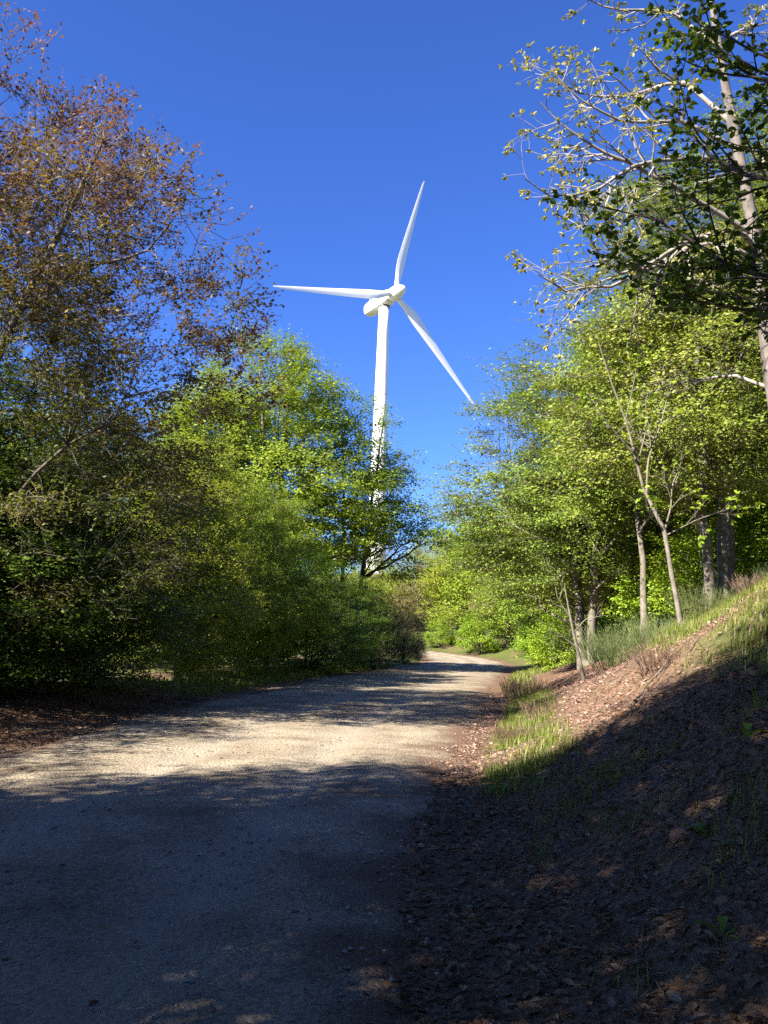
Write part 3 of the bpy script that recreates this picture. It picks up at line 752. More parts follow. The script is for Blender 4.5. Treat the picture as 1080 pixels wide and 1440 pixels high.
tree('copper_beech', 'copper', -10.1, 16.5, 14.8, 'large spreading beech with reddish young leaves and bare-looking limbs reaching over the road', rz=0)
tree('beech_tree', 'bright', -6.5, 52.0, 20.3, 'tall bright green beech standing in front of the turbine tower', rz=0)
tree('beech_tree', 'airy', -1.9, 54.0, 18.2, 'thinner layered beech overlapping the turbine tower beside the tall bright one', rz=0)
tree('beech_tree', 'bright', -11.5, 57.0, 19.0, 'bright green beech behind the hornbeams, left neighbour of the tall one by the turbine', rz=120, wide=0.9)
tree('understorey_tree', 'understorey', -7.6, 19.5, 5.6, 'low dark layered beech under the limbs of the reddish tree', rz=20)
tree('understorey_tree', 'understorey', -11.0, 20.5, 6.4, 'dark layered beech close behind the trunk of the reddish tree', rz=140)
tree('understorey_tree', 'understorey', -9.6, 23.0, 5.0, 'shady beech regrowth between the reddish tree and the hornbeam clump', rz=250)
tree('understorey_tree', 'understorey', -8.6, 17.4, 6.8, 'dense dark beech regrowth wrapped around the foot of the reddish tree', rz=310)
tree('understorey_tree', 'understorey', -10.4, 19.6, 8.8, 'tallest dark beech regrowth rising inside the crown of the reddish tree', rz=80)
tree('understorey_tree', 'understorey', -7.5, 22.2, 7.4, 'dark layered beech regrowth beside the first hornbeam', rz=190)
HG = 'hornbeam clump along the left verge'
for i, (x, y, h, rz, lb) in enumerate([
        (-6.5, 28.0, 7.2, 0, 'olive-green many-stemmed hornbeam at the edge of the dark understorey'),
        (-6.9, 31.5, 8.8, 70, 'tallest olive-green many-stemmed hornbeam with brownish top beside the road'),
        (-5.5, 34.5, 7.8, 160, 'olive-green many-stemmed hornbeam halfway along the roadside clump'),
        (-5.0, 38.5, 8.0, 230, 'olive-green many-stemmed hornbeam below the bright green beech'),
        (-9.8, 37.0, 9.5, 300, 'olive-green many-stemmed hornbeam in the second row behind the roadside clump')]):
    tree('hornbeam', 'hornbeam', x, y, h, lb, group=HG, rz=rz)
tree('understorey_tree', 'understorey', -3.6, 43.0, 6.2, 'dark low beech between the hornbeam clump and the grey willow', rz=75)
tree('understorey_tree', 'understorey', -1.9, 48.5, 5.6, 'dark rounded beech at the foot of the turbine tower', rz=190)
tree('willow_bush', 'willow', -0.5, 55.0, 5.0, 'grey-green twiggy willow bush at the bend of the road', cat='bush', rz=0)
tree('willow_bush', 'willow', 1.9, 70.0, 3.8, 'low willow bush on the inside of the far bend', cat='bush', rz=60)
tree('willow_bush', 'willow', 3.4, 78.0, 1.9, 'smallest willow bush on the inside of the far bend', cat='bush', rz=170)
tree('willow_bush', 'willow', -2.4, 57.5, 5.4, 'taller grey-green willow bush behind the roadside willow', cat='bush', rz=120)
BG = 'woodland behind the left verge'
for i, (x, y, h, k, rz) in enumerate([(-13.5, 40, 12, 'bank_beech', 80), (-12, 49, 14, 'bank_beech', 150), (-20, 48, 15, 'bright', 100), (-13, 62, 14, 'far_green', 60), (-24, 62, 15, 'far_green', 200),
                                      (-27, 42, 8, 'far_olive', 20), (-23, 36, 5, 'far_olive', 90), (-31, 50, 9, 'far_green', 150)]):
    tree('woodland_tree', k, x, y, h, {'bank_beech': 'beech half hidden behind the roadside hornbeams', 'bright': 'big bright beech far behind the roadside hornbeams', 'far_green': 'lime-green tree far behind the roadside hornbeams', 'far_olive': 'low olive-green tree in the open ground behind the reddish beech'}[k], group=BG, rz=rz)

# ------------------------------------------------------------------ trees on the right bank
for nm, k, x, y, h, rz, w, lb in [
        ('beech_tree', 'bank_beech', 8.55, 22.0, 12.0, 200, 0.95, 'pale straight-trunked beech on the bank behind the kinked sapling'),
        ('beech_tree', 'bank_beech', 7.9, 32.5, 13.2, 95, 1.05, 'spreading green beech whose limbs reach furthest over the road from the bank'),
        ('beech_tree', 'slim_beech', 8.4, 27.5, 11.5, 10, 1.0, 'slim beech between the spreading beech and the pale straight-trunked one'),
        ('beech_tree', 'slim_beech', 9.3, 22.6, 11.5, 120, 1.0, 'slim second trunk standing close against the pale straight-trunked beech'),
        ('beech_tree', 'bank_beech', 12.5, 26.0, 16.5, 300, 0.85, 'tall beech higher up the bank behind the oak limbs'),
        ('beech_tree', 'slim_beech', 12.2, 20.0, 13.5, 60, 0.75, 'slim beech up the bank beside the oak trunk')]:
    tree(nm, k, x, y, h, lb, rz=rz, wide=w)
BG = 'beechwood on top of the right bank'
for x, y, h, k, rz in [(11.0, 35, 13.5, 'bank_beech', 10), (10.6, 43, 13, 'slim_beech', 75), (14.5, 33, 14, 'slim_beech', 170), (16.5, 25, 16, 'bank_beech', 140), (14.5, 43, 15, 'bank_beech', 250), (18, 36, 14, 'bank_beech', 20), (16, 19, 9, 'slim_beech', 220), (20, 29, 13, 'slim_beech', 260),
                       (9.3, 38.5, 12.5, 'bank_beech', 200), (10.8, 29.5, 12.5, 'bank_beech', 60), (11.5, 50, 13, 'bank_beech', 120)]:
    tree('woodland_tree', k, x, y, h, {'bank_beech': 'broad beechwood tree behind the front row of beeches on the bank', 'slim_beech': 'slim beechwood tree behind the front row of beeches on the bank'}[k], group=BG, rz=rz)
for k, x, y, h, rz, lb in [
        ('far_green', 13.0, 56, 12.5, 0, 'bright green tree on the verge past the end of the bank'),
        ('far_brown', 14.0, 66, 12.0, 40, 'brownish thinly leaved tree past the bright green verge tree'),
        ('far_olive', 16.5, 62, 15.5, 90, 'olive tree rising behind the bright green verge tree'),
        ('far_green', 15.4, 82, 15.0, 140, 'tall lime-green tree on the outside of the bend'),
        ('far_brown', 14.2, 94, 12.0, 200, 'low brownish tree on the outside of the bend')]:
    tree('verge_tree', k, x, y, h, lb, rz=rz)
BG = 'woodland beyond the bend'
for x, y, h, k, rz in [(17.5, 96, 18.5, 'far_olive', 10), (13.0, 103, 16, 'far_green', 80), (9.0, 106, 13, 'far_olive', 170), (5.2, 110, 11, 'far_brown', 220), (1.5, 113, 9.0, 'far_olive', 260), (-3, 116, 9.5, 'far_olive', 310),
                       (-9, 119, 10, 'far_green', 20), (20, 84, 15, 'far_green', 320), (22, 104, 16, 'far_green', 100), (12, 116, 17, 'far_olive', 140), (6.5, 122, 12, 'far_olive', 30), (0, 127, 11, 'far_brown', 60), (27, 92, 16, 'far_olive', 180), (20, 70, 15, 'far_green', 240), (22, 56, 16, 'far_green', 280)]:
    tree('woodland_tree', k, x, y, h, {'far_olive': 'olive-green woodland tree beyond the bend of the road', 'far_green': 'bright lime-green woodland tree beyond the bend of the road', 'far_brown': 'brownish sparse woodland tree beyond the bend of the road'}[k], group=BG, rz=rz)
for x, y, h, rz, lb in [(9.3, 44, 3.2, 0, 'bright lime-green bush at the end of the bank'), (10.2, 52, 3.6, 80, 'bright lime-green bush on the verge behind the first lime bush'),
                        (10.8, 92, 4.5, 150, 'lime-green bush across the road at the bend'), (7.0, 100, 3.2, 220, 'small lime-green bush on the bend verge'),
                        (13.2, 17.6, 2.6, 300, 'lime-green bush high on the bank beside the beech trunks'), (9.6, 25.0, 3.0, 20, 'leafy bush between the beech trunks behind the brooms'), (11.4, 23.0, 3.4, 110, 'leafy bush in the shade behind the pale straight-trunked beech'), (10.4, 30.0, 3.4, 200, 'leafy bush under the spreading green beech')]:
    tree('leafy_bush', 'lime_bush', x, y, h, lb, cat='bush', rz=rz)

# unseen trees: some read from the shadow edge, others added to block sky light
SG = 'trees standing over the near stretch of road'
for x, y, h, k, rz, w in [(-13.4, -4.6, 14, 'slim_beech', 0, 1.4), (-19.0, -6.5, 16, 'slim_beech', 120, 1.3),
                          (3.6, -4.8, 13, 'bank_beech', 60, 1.2), (7.5, -1.5, 13, 'bank_beech', 250, 1.2), (9.6, 4.0, 11, 'bank_beech', 330, 1.1), (10.5, 9.0, 8, 'slim_beech', 15, 1.0), (2.5, -11, 15, 'bank_beech', 100, 1.2),
                          (-8.8, -4.2, 16.5, 'bank_beech', 70, 0.95), (-4.8, -10.5, 14, 'slim_beech', 170, 1.3), (6.5, -7.5, 14, 'bank_beech', 10, 1.2), (-6.0, -1.4, 15.0, 'slim_beech', 110, 1.25), (-8.3, 2.6, 10.0, 'slim_beech', 40, 0.9),
                          (-6.8, 2.4, 5.0, 'understorey', 10, 1.0), (3.1, -0.7, 16, 'slim_beech', 310, 1.25), (-9.9, 10.2, 6.3, 'understorey', 200, 1.0), (-9.6, 6.8, 5.0, 'understorey', 300, 1.0)]:
    tree('unseen_shade_tree', k, x, y, h, 'dense unseen beech shading the near stretch of road', group=SG, rz=rz, wide=w)

# ------------------------------------------------------------------ trees with limbs set one by one
def resample(pl, n):
    pl = np.array(pl, float)
    d = np.concatenate([[0], np.cumsum(np.linalg.norm(np.diff(pl, axis=0), axis=1))])
    t = np.linspace(0, d[-1], n * 4 + 1)
    q = np.stack([np.interp(t, d, pl[:, k]) for k in range(3)], 1)
    for _ in range(3):
        q[1:-1] = 0.25 * q[:-2] + 0.5 * q[1:-1] + 0.25 * q[2:]
    return q[::4], d[-1]

def limb_tree(name, base, trunk, tr, limbs, bark, leafm, label, seed, n2, n3, nl, leaf, wr, l2=0.5, l3=0.5, planar=0.3, nsig=0.8, hang=0.0, tipsonly=False, hexa=True, cat='tree', twig='twig', ta2=0.25, wob=0.16, single=0, fmin=0.0, limb_bark=None):
    """trunk: world polyline; limbs: (world polyline, start radius). Every limb with its side branches is a part."""
    rng = np.random.default_rng(seed)
    root = bpy.data.objects.new(name, None); col.objects.link(root); root.location = base; tag(root, label, cat)
    B = np.array(base)
    tp, tl = resample(trunk, 14)
    trr = np.interp(np.linspace(0, 1, len(tp)), np.linspace(0, 1, len(tr)), tr)[None]
    trr = trr * (1 + 0.05 * rng.normal(0, 1, trr.shape))
    v, f = tubes((tp - B)[None], trr, 12)
    link('trunk', mesh_np('trunk', v, [f]), M[bark], root)
    LP, LD, LV = [], [], []
    for li, (pl, r0) in enumerate(limbs):
        q, L = resample(pl, 10)
        q = q + rng.normal(0, 0.012 * L / 3, q.shape) * np.linspace(0, 1, len(q))[:, None]
        w = Bag()
        lp = (q - B)[None]; lr = radii(np.array([r0]), 10, 0.16, 0.9)
        v, f = tubes(lp, lr, 8); w.add(v, f)
        m2 = max(3, int(n2 * L))
        P2, D2, L2, R2, i2 = sprout(rng, lp, lr, np.array([L]), np.array([0]), m2, ta2, 0.99, 48, 14, planar, l2, 0.4, rr=0.6, rmin=0.004)
        L2 = np.clip(L2, 0.35, 2.2)
        p2 = grow(rng, P2, D2, L2, 6, wob, 0.03); r2 = radii(R2, 6, 0.3)
        v, f = tubes(p2, r2, 5); w.add(v, f)
        P3, D3, L3, R3, i3 = sprout(rng, p2, r2, L2, np.zeros(len(L2), int), n3, 0.15, 0.99, 46, 15, planar, l3, 0.4, rr=0.6, rmin=0.0028)
        L3 = np.clip(L3, 0.14, 0.9)
        p3 = grow(rng, P3, D3, L3, 4, wob * 1.1, 0.03); r3 = radii(R3, 4, 0.45)
        v, f = tubes(p3, r3, 4); w.add(v, f)
        link('limb', w.mesh('limb'), M[limb_bark or bark], root)
        for pp in ((p3, p2) if not tipsonly else (p3, p2)):
            Nn, K = pp.shape[0], pp.shape[1] - 1
            t = (np.ones((Nn, nl)) - 0.10 * rng.random((Nn, nl))) if tipsonly else (0.1 + 0.9 * (np.arange(nl)[None] + rng.random((Nn, nl))) / nl)
            fk = t * K; i0 = np.minimum(fk.astype(int), K - 1); fr = (fk - i0)[..., None]; a = np.arange(Nn)[:, None]
            Pl = pp[a, i0] * (1 - fr) + pp[a, i0 + 1] * fr
            T = norm(pp[a, i0 + 1] - pp[a, i0])
            sd = np.where(np.arange(nl)[None] % 2 == 0, 1.0, -1.0)[..., None] * np.ones((Nn, 1, 1))
            S = norm(np.cross(T, np.array([0, 0, 1.0])))
            Dl = T * 0.7 + S * sd * 0.8 + rng.normal(0, 0.45 if tipsonly else 0.25, T.shape)
            if pp is p2 and not tipsonly: continue
            keep = rng.random(Nn * nl) > fmin
            LP.append(Pl.reshape(-1, 3)[keep]); LD.append(Dl.reshape(-1, 3)[keep]); LV.append(np.clip(rng.random(Nn * nl)[keep] * 0.7 + 0.3 * rng.random(), 0, 1))
    P = np.concatenate(LP); D = np.concatenate(LD); V = np.concatenate(LV)
    sz = leaf * (0.7 + 0.55 * rng.random(len(P)))
    v, f, k = leaves(rng, P, D, nsig, sz, wr, 'hex' if hexa else 'quad', hang)
    if not single:
        c = link('crown', mesh_np('crown', v, [f], False, {'v': ('FACE', np.repeat(V, k))}), M[leafm], root); c['kind'] = 'stuff'
        return root
    # the leaves that show largest become objects of their own, the rest stays one mass
    W = P + B
    cr = np.array(cam.rotation_euler.to_matrix())
    q = (W - np.array(EYE)) @ cr
    fx = np.abs(q[:, 0] / -q[:, 2]); fy = np.abs(q[:, 1] / -q[:, 2]); tv = math.tan(R(31))
    inside = (q[:, 2] < 0) & (fx < tv * 0.75) & (fy < tv)
    score = np.where(inside, sz / -q[:, 2], 0)
    pick = np.argsort(-score)[:single]; pick = pick[score[pick] > 0]
    isp = np.zeros(len(P), bool); isp[pick] = True
    vv = v.reshape(len(P), -1, 3)
    rest = np.where(~isp)[0]
    nv = vv.shape[1]
    ff = f.reshape(len(P), k, 4)[rest] - (rest * nv)[:, None, None] + (np.arange(len(rest)) * nv)[:, None, None]
    c = link('crown', mesh_np('crown', vv[rest].reshape(-1, 3), [ff.reshape(-1, 4)], False, {'v': ('FACE', np.repeat(V[rest], k))}), M[leafm], root); c['kind'] = 'stuff'
    shapes = []
    for i_, val in enumerate((0.1, 0.3, 0.5, 0.75)):
        lv = np.array([[0, 0, 0], [0.28, 0.42 * wr, 0.1 * wr], [0.66, 0.42 * wr, 0.1 * wr], [1, 0, -0.12 * wr], [0.66, -0.42 * wr, 0.1 * wr], [0.28, -0.42 * wr, 0.1 * wr]])
        me = mesh_np('leaf', lv, [np.array([[0, 3, 2, 1], [0, 5, 4, 3]])], False, {'v': ('FACE', [val, val])}); me.materials.append(M[leafm]); shapes.append(me)
    for i_ in pick:
        x = vv[i_]
        ax = x[3] - x[0]; L_ = np.linalg.norm(ax); ax = ax / L_
        sd = x[1] - x[5]; sd = sd - ax * (sd @ ax); sd = sd / np.linalg.norm(sd); nz_ = np.cross(ax, sd)
        o = bpy.data.objects.new('leaf', shapes[int(V[i_] * 3.99)]); col.objects.link(o); o.parent = c
        o.matrix_local = Matrix(((ax[0] * L_, sd[0] * L_, nz_[0] * L_, x[0][0]), (ax[1] * L_, sd[1] * L_, nz_[1] * L_, x[0][1]), (ax[2] * L_, sd[2] * L_, nz_[2] * L_, x[0][2]), (0, 0, 0, 1)))
    return root

# the oak with pale young leaves on top of the bank
ox, oy = 7.15, 14.0
limb_tree('oak_tree', (ox, oy, zat(ox, oy)), [(7.15, 14, zat(ox, oy) - 0.4), (6.9, 14, 4.2), (6.56, 14, 5.93), (6.47, 14, 7.2), (6.36, 14, 8.9), (6.18, 14, 9.97), (5.97, 14, 11.34), (5.71, 14, 13.47), (5.56, 14.1, 15.6)],
    [0.22, 0.145, 0.13, 0.115, 0.105, 0.09, 0.07, 0.045, 0.02],
    [([(6.4, 14.0, 8.5), (5.31, 13.8, 8.63), (4.38, 13.4, 7.96), (3.55, 13.0, 7.38), (2.7, 12.6, 7.11), (2.3, 12.4, 7.3)], 0.055),
     ([(6.38, 14.0, 8.6), (5.9, 13.6, 8.8), (4.9, 13.3, 8.4), (3.84, 13.2, 7.6), (3.2, 12.8, 7.9), (2.9, 12.5, 8.5)], 0.05),
     ([(6.36, 14.0, 8.9), (5.52, 13.8, 9.23), (4.92, 13.5, 9.37), (3.99, 13.2, 9.68), (3.1, 13.0, 9.91), (2.35, 12.8, 10.45)], 0.055),
     ([(6.2, 14.0, 9.9), (5.4, 13.6, 10.1), (4.11, 13.2, 9.7), (3.17, 12.8, 8.9), (2.6, 12.6, 8.65), (2.05, 12.4, 8.9)], 0.05),
     ([(6.03, 14.0, 11.0), (5.22, 14.2, 12.0), (4.24, 14.4, 11.75), (3.4, 14.2, 11.6), (2.6, 14.0, 11.9)], 0.05),
     ([(6.1, 14.0, 10.5), (5.1, 13.8, 10.9), (3.9, 13.6, 10.7), (3.2, 13.4, 10.9), (2.6, 13.2, 11.4)], 0.045),
     ([(5.84, 14.0, 12.5), (4.99, 14.2, 13.4), (4.0, 14.2, 13.35), (3.2, 14.0, 13.5)], 0.045),
     ([(5.8, 14.0, 12.6), (6.43, 14.5, 13.24), (7.3, 15.0, 13.9)], 0.05),
     ([(6.2, 14.0, 9.8), (6.9, 14.6, 10.8), (7.8, 15.2, 11.3)], 0.05),
     ([(5.75, 14.0, 13.2), (5.2, 13.6, 14.6), (4.6, 13.3, 15.4)], 0.04),
     ([(6.5, 14.0, 7.0), (7.2, 13.7, 7.6), (8.3, 13.4, 7.9)], 0.05),
     ([(6.55, 14.0, 6.1), (6.1, 14.5, 6.5), (5.4, 15.0, 6.5), (4.7, 15.3, 6.3)], 0.035)],
    'oak_bark', 'oak_leaf', 'oak on top of the bank with bare pale twigs and yellowish young leaf clusters', 101, 3.2, 5, 6, 0.085, 0.5, l2=0.33, l3=0.5, planar=0.2, nsig=0.9, hang=0.4, tipsonly=True, limb_bark='sunlit_oak_twig')

# the beech in deep shade whose branches hang in from the bank
bx_, by_ = 5.9, 6.3
bz = zat(bx_, by_)
limb_tree('shaded_beech', (bx_, by_, bz), [(bx_, by_, bz - 0.4), (5.85, 6.3, 3.4), (5.7, 6.35, 5.5), (5.6, 6.3, 8.0), (5.5, 6.4, 11.0)], [0.21, 0.15, 0.13, 0.10, 0.03],
    [([(5.72, 6.35, 5.0), (4.4, 6.5, 5.35), (3.48, 6.6, 5.63), (3.63, 7.0, 5.69), (3.19, 7.4, 6.04), (2.89, 7.6, 6.49), (2.72, 7.8, 7.15)], 0.045),
     ([(5.78, 6.3, 4.2), (4.4, 6.4, 4.5), (3.5, 6.6, 4.68), (3.22, 7.3, 5.01), (2.87, 7.6, 5.46), (2.53, 7.8, 5.77), (2.12, 8.0, 6.02)], 0.045),
     ([(5.8, 6.3, 3.9), (4.4, 6.3, 4.3), (3.49, 6.6, 4.5), (3.32, 7.4, 4.72), (2.93, 7.6, 4.82), (2.62, 7.8, 5.0)], 0.04),
     ([(5.75, 6.3, 4.6), (4.5, 6.8, 4.7), (3.92, 7.2, 4.95), (3.32, 7.6, 5.2), (2.82, 7.9, 5.35), (2.42, 8.1, 5.5)], 0.04),
     ([(5.65, 6.3, 5.8), (4.4, 6.5, 6.2), (3.58, 6.6, 6.42), (3.34, 7.3, 6.97), (3.02, 7.5, 7.4), (2.67, 7.6, 7.8)], 0.045),
     ([(5.65, 6.3, 6.2), (4.6, 6.9, 6.3), (4.02, 7.4, 6.3), (3.42, 7.9, 6.35), (2.92, 8.2, 6.45)], 0.04),
     ([(5.6, 6.3, 7.6), (4.6, 6.6, 8.2), (3.92, 7.0, 8.6), (3.12, 7.4, 9.0)], 0.04),
     ([(5.6, 6.3, 8.0), (6.6, 6.6, 9.0), (8.12, 7.0, 9.6)], 0.05), ([(5.7, 6.3, 5.0), (6.4, 5.4, 6.0), (7.0, 4.3, 6.6)], 0.05),
     ([(5.6, 6.3, 7.0), (5.2, 5.2, 8.0), (4.6, 4.0, 8.6)], 0.05), ([(5.5, 6.4, 9.5), (5.0, 7.2, 10.5), (4.4, 8.0, 11.0)], 0.04),
     ([(5.55, 6.3, 8.6), (3.4, 5.4, 9.6), (0.8, 4.8, 10.2), (-2.4, 4.2, 10.6)], 0.06), ([(5.6, 6.3, 7.9), (3.6, 4.6, 8.8), (1.2, 3.2, 9.2), (-1.4, 2.2, 9.4)], 0.06),  # this row and the next: unseen overhead limbs added to block sky light
     ([(5.5, 6.4, 9.4), (3.8, 6.4, 10.8), (1.6, 6.2, 11.8), (-0.6, 6.0, 12.2)], 0.055), ([(5.55, 6.35, 8.9), (4.0, 5.6, 10.4), (2.0, 4.0, 11.4), (-0.2, 3.2, 12.0)], 0.055)],
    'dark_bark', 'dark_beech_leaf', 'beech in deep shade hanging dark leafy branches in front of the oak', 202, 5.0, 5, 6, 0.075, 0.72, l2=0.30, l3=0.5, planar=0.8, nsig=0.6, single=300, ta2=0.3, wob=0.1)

# kinked sapling on the bank, and a leaning bare stem past it
limb_tree('sapling', (5.63, 16.0, zat(5.63, 16.0)), [(5.65, 16, zat(5.63, 16.0) - 0.2), (5.55, 16, 2.5), (5.42, 16, 3.2), (5.34, 16, 3.91), (4.94, 16, 4.65), (4.79, 16, 5.34), (4.62, 16, 6.04), (4.3, 16, 6.9), (4.1, 16, 7.6)], [0.06, 0.048, 0.043, 0.04, 0.031, 0.025, 0.019, 0.013, 0.006],
    [([(5.34, 16, 3.91), (5.5, 16.1, 4.4), (5.56, 16.2, 4.8), (5.88, 16.4, 5.46)], 0.022), ([(5.0, 16, 4.55), (5.0, 15.9, 5.2), (5.3, 15.8, 6.1), (5.4, 15.7, 6.9)], 0.024),
     ([(5.36, 16, 3.8), (5.9, 15.8, 4.1), (6.6, 15.6, 4.35)], 0.014), ([(5.3, 16, 3.95), (5.0, 15.8, 4.1), (4.85, 15.7, 4.6)], 0.012),
     ([(4.79, 16, 5.34), (4.2, 15.8, 5.9), (3.8, 15.7, 6.5)], 0.02), ([(4.62, 16, 6.04), (4.75, 15.8, 6.8), (4.8, 15.7, 7.4)], 0.016), ([(4.85, 16, 5.2), (5.1, 16.3, 5.9), (5.2, 16.5, 6.6)], 0.016)],
    'pale_bark', 'lime_leaf', 'thin pale sapling with a kinked forking stem on the sunlit bank', 303, 3.6, 4, 4, 0.10, 0.6, l2=0.5, l3=0.5, planar=0.4, nsig=0.7, hang=0.3, tipsonly=True)
z5 = zat(4.99, 21.0)
limb_tree('sapling', (4.99, 21.0, z5), [(5.02, 21, z5 - 0.2), (4.87, 21, z5 + 0.5), (4.72, 21, z5 + 1.15), (4.61, 21, z5 + 1.7), (4.5, 21, z5 + 2.3)], [0.055, 0.045, 0.036, 0.025, 0.01],
    [([(4.8, 21, z5 + 0.8), (4.4, 21, z5 + 1.1), (4.1, 21, z5 + 1.2)], 0.02), ([(4.72, 21, z5 + 1.15), (5.0, 20.9, z5 + 1.5), (5.5, 20.8, z5 + 1.6)], 0.018), ([(4.65, 21, z5 + 1.5), (4.3, 20.9, z5 + 2.0), (4.2, 20.8, z5 + 2.6)], 0.018)],
    'pale_bark', 'oak_leaf', 'short leaning nearly bare stem at the end of the bank', 304, 4.0, 3, 1, 0.07, 0.6, planar=0.2, tipsonly=True, fmin=0.4)

# ------------------------------------------------------------------ brooms and dry tufts on the bank
def broom(seed, N, H, spread, mat, w0=0.012):
    rng = np.random.default_rng(seed)
    az = rng.random(N) * 2 * np.pi; rr = spread * np.sqrt(rng.random(N)) * 0.45
    st = np.stack([np.cos(az) * rr, np.sin(az) * rr, np.full(N, -0.05)], 1)
    lean_ = rng.random(N) * 0.75
    d = np.stack([np.cos(az) * lean_, np.sin(az) * lean_, np.ones(N)], 1) + rng.normal(0, 0.12, (N, 3))
    L = H * (0.55 + 0.5 * rng.random(N))
    pts = grow(rng, st, d, L, 4, 0.10, 0.02)
    rad_ = radii(np.full(N, w0), 4, 0.25)
    v, f = tubes(pts, rad_, 3)
    sp = sprout(rng, pts, rad_, L, np.arange(N), 4, 0.35, 0.95, 24, 8, 0.2, 0.45, 0.3)
    p2 = grow(rng, sp[0], sp[1], sp[2], 2, 0.1, 0.05)
    v2, f2 = tubes(p2, radii(np.full(len(p2), w0 * 0.6), 2, 0.4), 3)
    B = Bag(); B.add(v, f, np.repeat(rng.random(N), 4 * 3)); B.add(v2, f2, np.repeat(rng.random(len(p2)), 2 * 3))
    me = B.mesh('broom', True, 'v'); me.materials.append(M[mat]); return me
bm1 = broom(1, 150, 1.15, 1.8, 'broom_stem', 0.010); bm2 = broom(2, 170, 1.0, 2.2, 'broom_stem', 0.010)
hm1 = broom(3, 120, 0.42, 1.0, 'dry_stem', 0.006); hm2 = broom(4, 130, 0.5, 1.3, 'dry_stem', 0.006)
for me, x, y, sc, rz, lb in [(bm1, 5.6, 20.2, 0.75, 0, 'spiky green broom bush beside the short leaning stem'), (bm2, 6.4, 19.8, 0.7, 60, 'wide spiky green broom bush behind the kinked sapling'),
                             (bm1, 7.6, 20.2, 0.7, 140, 'spiky broom bush at the foot of the pale straight-trunked beech'), (bm2, 6.2, 22.5, 0.95, 220, 'spiky broom bush on the crest behind the other brooms'), (bm2, 8.6, 18.4, 0.5, 30, 'low spiky broom bush highest on the bank below the beech trunks')]:
    tag(link('broom_bush', me, None, None, (x, y, zat(x, y) - 0.03), R(rz), sc), lb, 'bush', 'broom bushes along the crest of the bank')
DG = 'dry heather tufts on the bank'
for me, x, y, sc, rz, lb in [(hm1, 4.25, 12.9, 1.0, 0, 'dark dry tuft at the edge of the shade on the bank'), (hm2, 4.6, 26.5, 1.2, 0, 'dry brown tuft on the far shoulder of the bank'), (hm2, 7.0, 15.6, 0.8, 90, 'dry tuft up the bank beside the oak trunk'),
                             (hm1, 7.4, 16.6, 0.9, 200, 'dry tuft between the oak trunk and the low broom'), (hm1, 3.2, 16.5, 0.9, 120, 'small dry tuft among the grass at the foot of the bank'), (hm2, 5.2, 29.5, 1.3, 30, 'wide dry tuft on the bank past the leaning stem'), (hm2, 2.35, 14.2, 0.7, 30, 'low brown tuft in the grass strip beside the road')]:
    tag(link('heather_tuft', me, None, None, (x, y, zat(x, y) - 0.03), R(rz), sc), lb, 'tuft', DG)

# ------------------------------------------------------------------ grass, fallen leaves, loose stones
def scatter_pts(rng, n_, x0, x1, y0, y1, dens):
    x = x0 + (x1 - x0) * rng.random(n_); y = y0 + (y1 - y0) * rng.random(n_)
    k = rng.random(n_) < dens(x, y)
    return x[k], y[k]

def grass_mesh(name, x, y, hgt, wid, rng, dry=0.15):
    n_ = len(x); z = height(x, y) - 0.01
    az = rng.random(n_) * 2 * np.pi
    d = np.stack([np.cos(az), np.sin(az), np.zeros(n_)], 1); s_ = np.stack([-np.sin(az), np.cos(az), np.zeros(n_)], 1)
    h_ = hgt * (0.5 + 0.8 * rng.random(n_))[:, None]; ln = (0.15 + 0.6 * rng.random(n_))[:, None]
    w = wid * (0.7 + 0.6 * rng.random(n_))[:, None]
    P = np.stack([x, y, z], 1); Z = np.array([0, 0, 1.0])
    v = np.stack([P - s_ * w, P + s_ * w, P + s_ * w * 0.7 + Z * h_ * 0.55 + d * h_ * ln * 0.3, P - s_ * w * 0.7 + Z * h_ * 0.55 + d * h_ * ln * 0.3, P + Z * h_ * 0.95 + d * h_ * ln], 1).reshape(-1, 3)
    b0 = np.arange(n_)[:, None] * 5
    q = b0 + np.array([[0, 1, 2, 3]]); t = b0 + np.array([[3, 2, 4]])
    val = np.clip(0.6 * rng.random(n_) + 0.35 * fbm(x, y, 1.1, 88, 2) + np.where(rng.random(n_) < dry, 0.5, 0), 0, 1)
    return mesh_np(name, v, [q, t], True, {'v': ('FACE', np.concatenate([val, val]))})
rng = np.random.default_rng(7)
def gd(x, y): return grass_mask(x, y) * smooth((fbm(x, y, 0.5, 61, 2) - 0.3) / 0.3)
x1_, y1_ = scatter_pts(rng, 150000, 0.3, 10, 8.0, 26, gd)
x2_, y2_ = scatter_pts(rng, 40000, 2.0, 16, 26, 60, gd)
go = link('grass', grass_mesh('grass', x1_, y1_, 0.16, 0.006, rng, 0.2), M['grass_blade'])
tag(go, 'bright green grass along the foot and crown of the sunlit bank', 'grass', kind='stuff')
go = link('grass', grass_mesh('grass', x2_, y2_, 0.22, 0.014, rng, 0.2), M['grass_blade'])
tag(go, 'grass on the far shoulder of the bank and the verge behind it', 'grass', kind='stuff')
x3_, y3_ = scatter_pts(rng, 45000, -9, 3, 24, 62, lambda x, y: (lambda q: smooth((q[1] - 0.1) / 0.4) * smooth((3.0 - q[1]) / 1.5) * 0.9)(lateral(x, y)))
go = link('grass', grass_mesh('grass', x3_, y3_, 0.30, 0.013, rng, 0.1), M['grass_blade'])
tag(go, 'dark grass under the hornbeams along the left road edge', 'grass', kind='stuff')
x4_, y4_ = scatter_pts(rng, 16000, 0, 5.5, 2.4, 9.5, lambda x, y: smooth((lateral(x, y)[0] - 0.7) / 0.6) * smooth((fbm(x, y, 0.7, 19, 2) - 0.52) / 0.12) * 0.9)
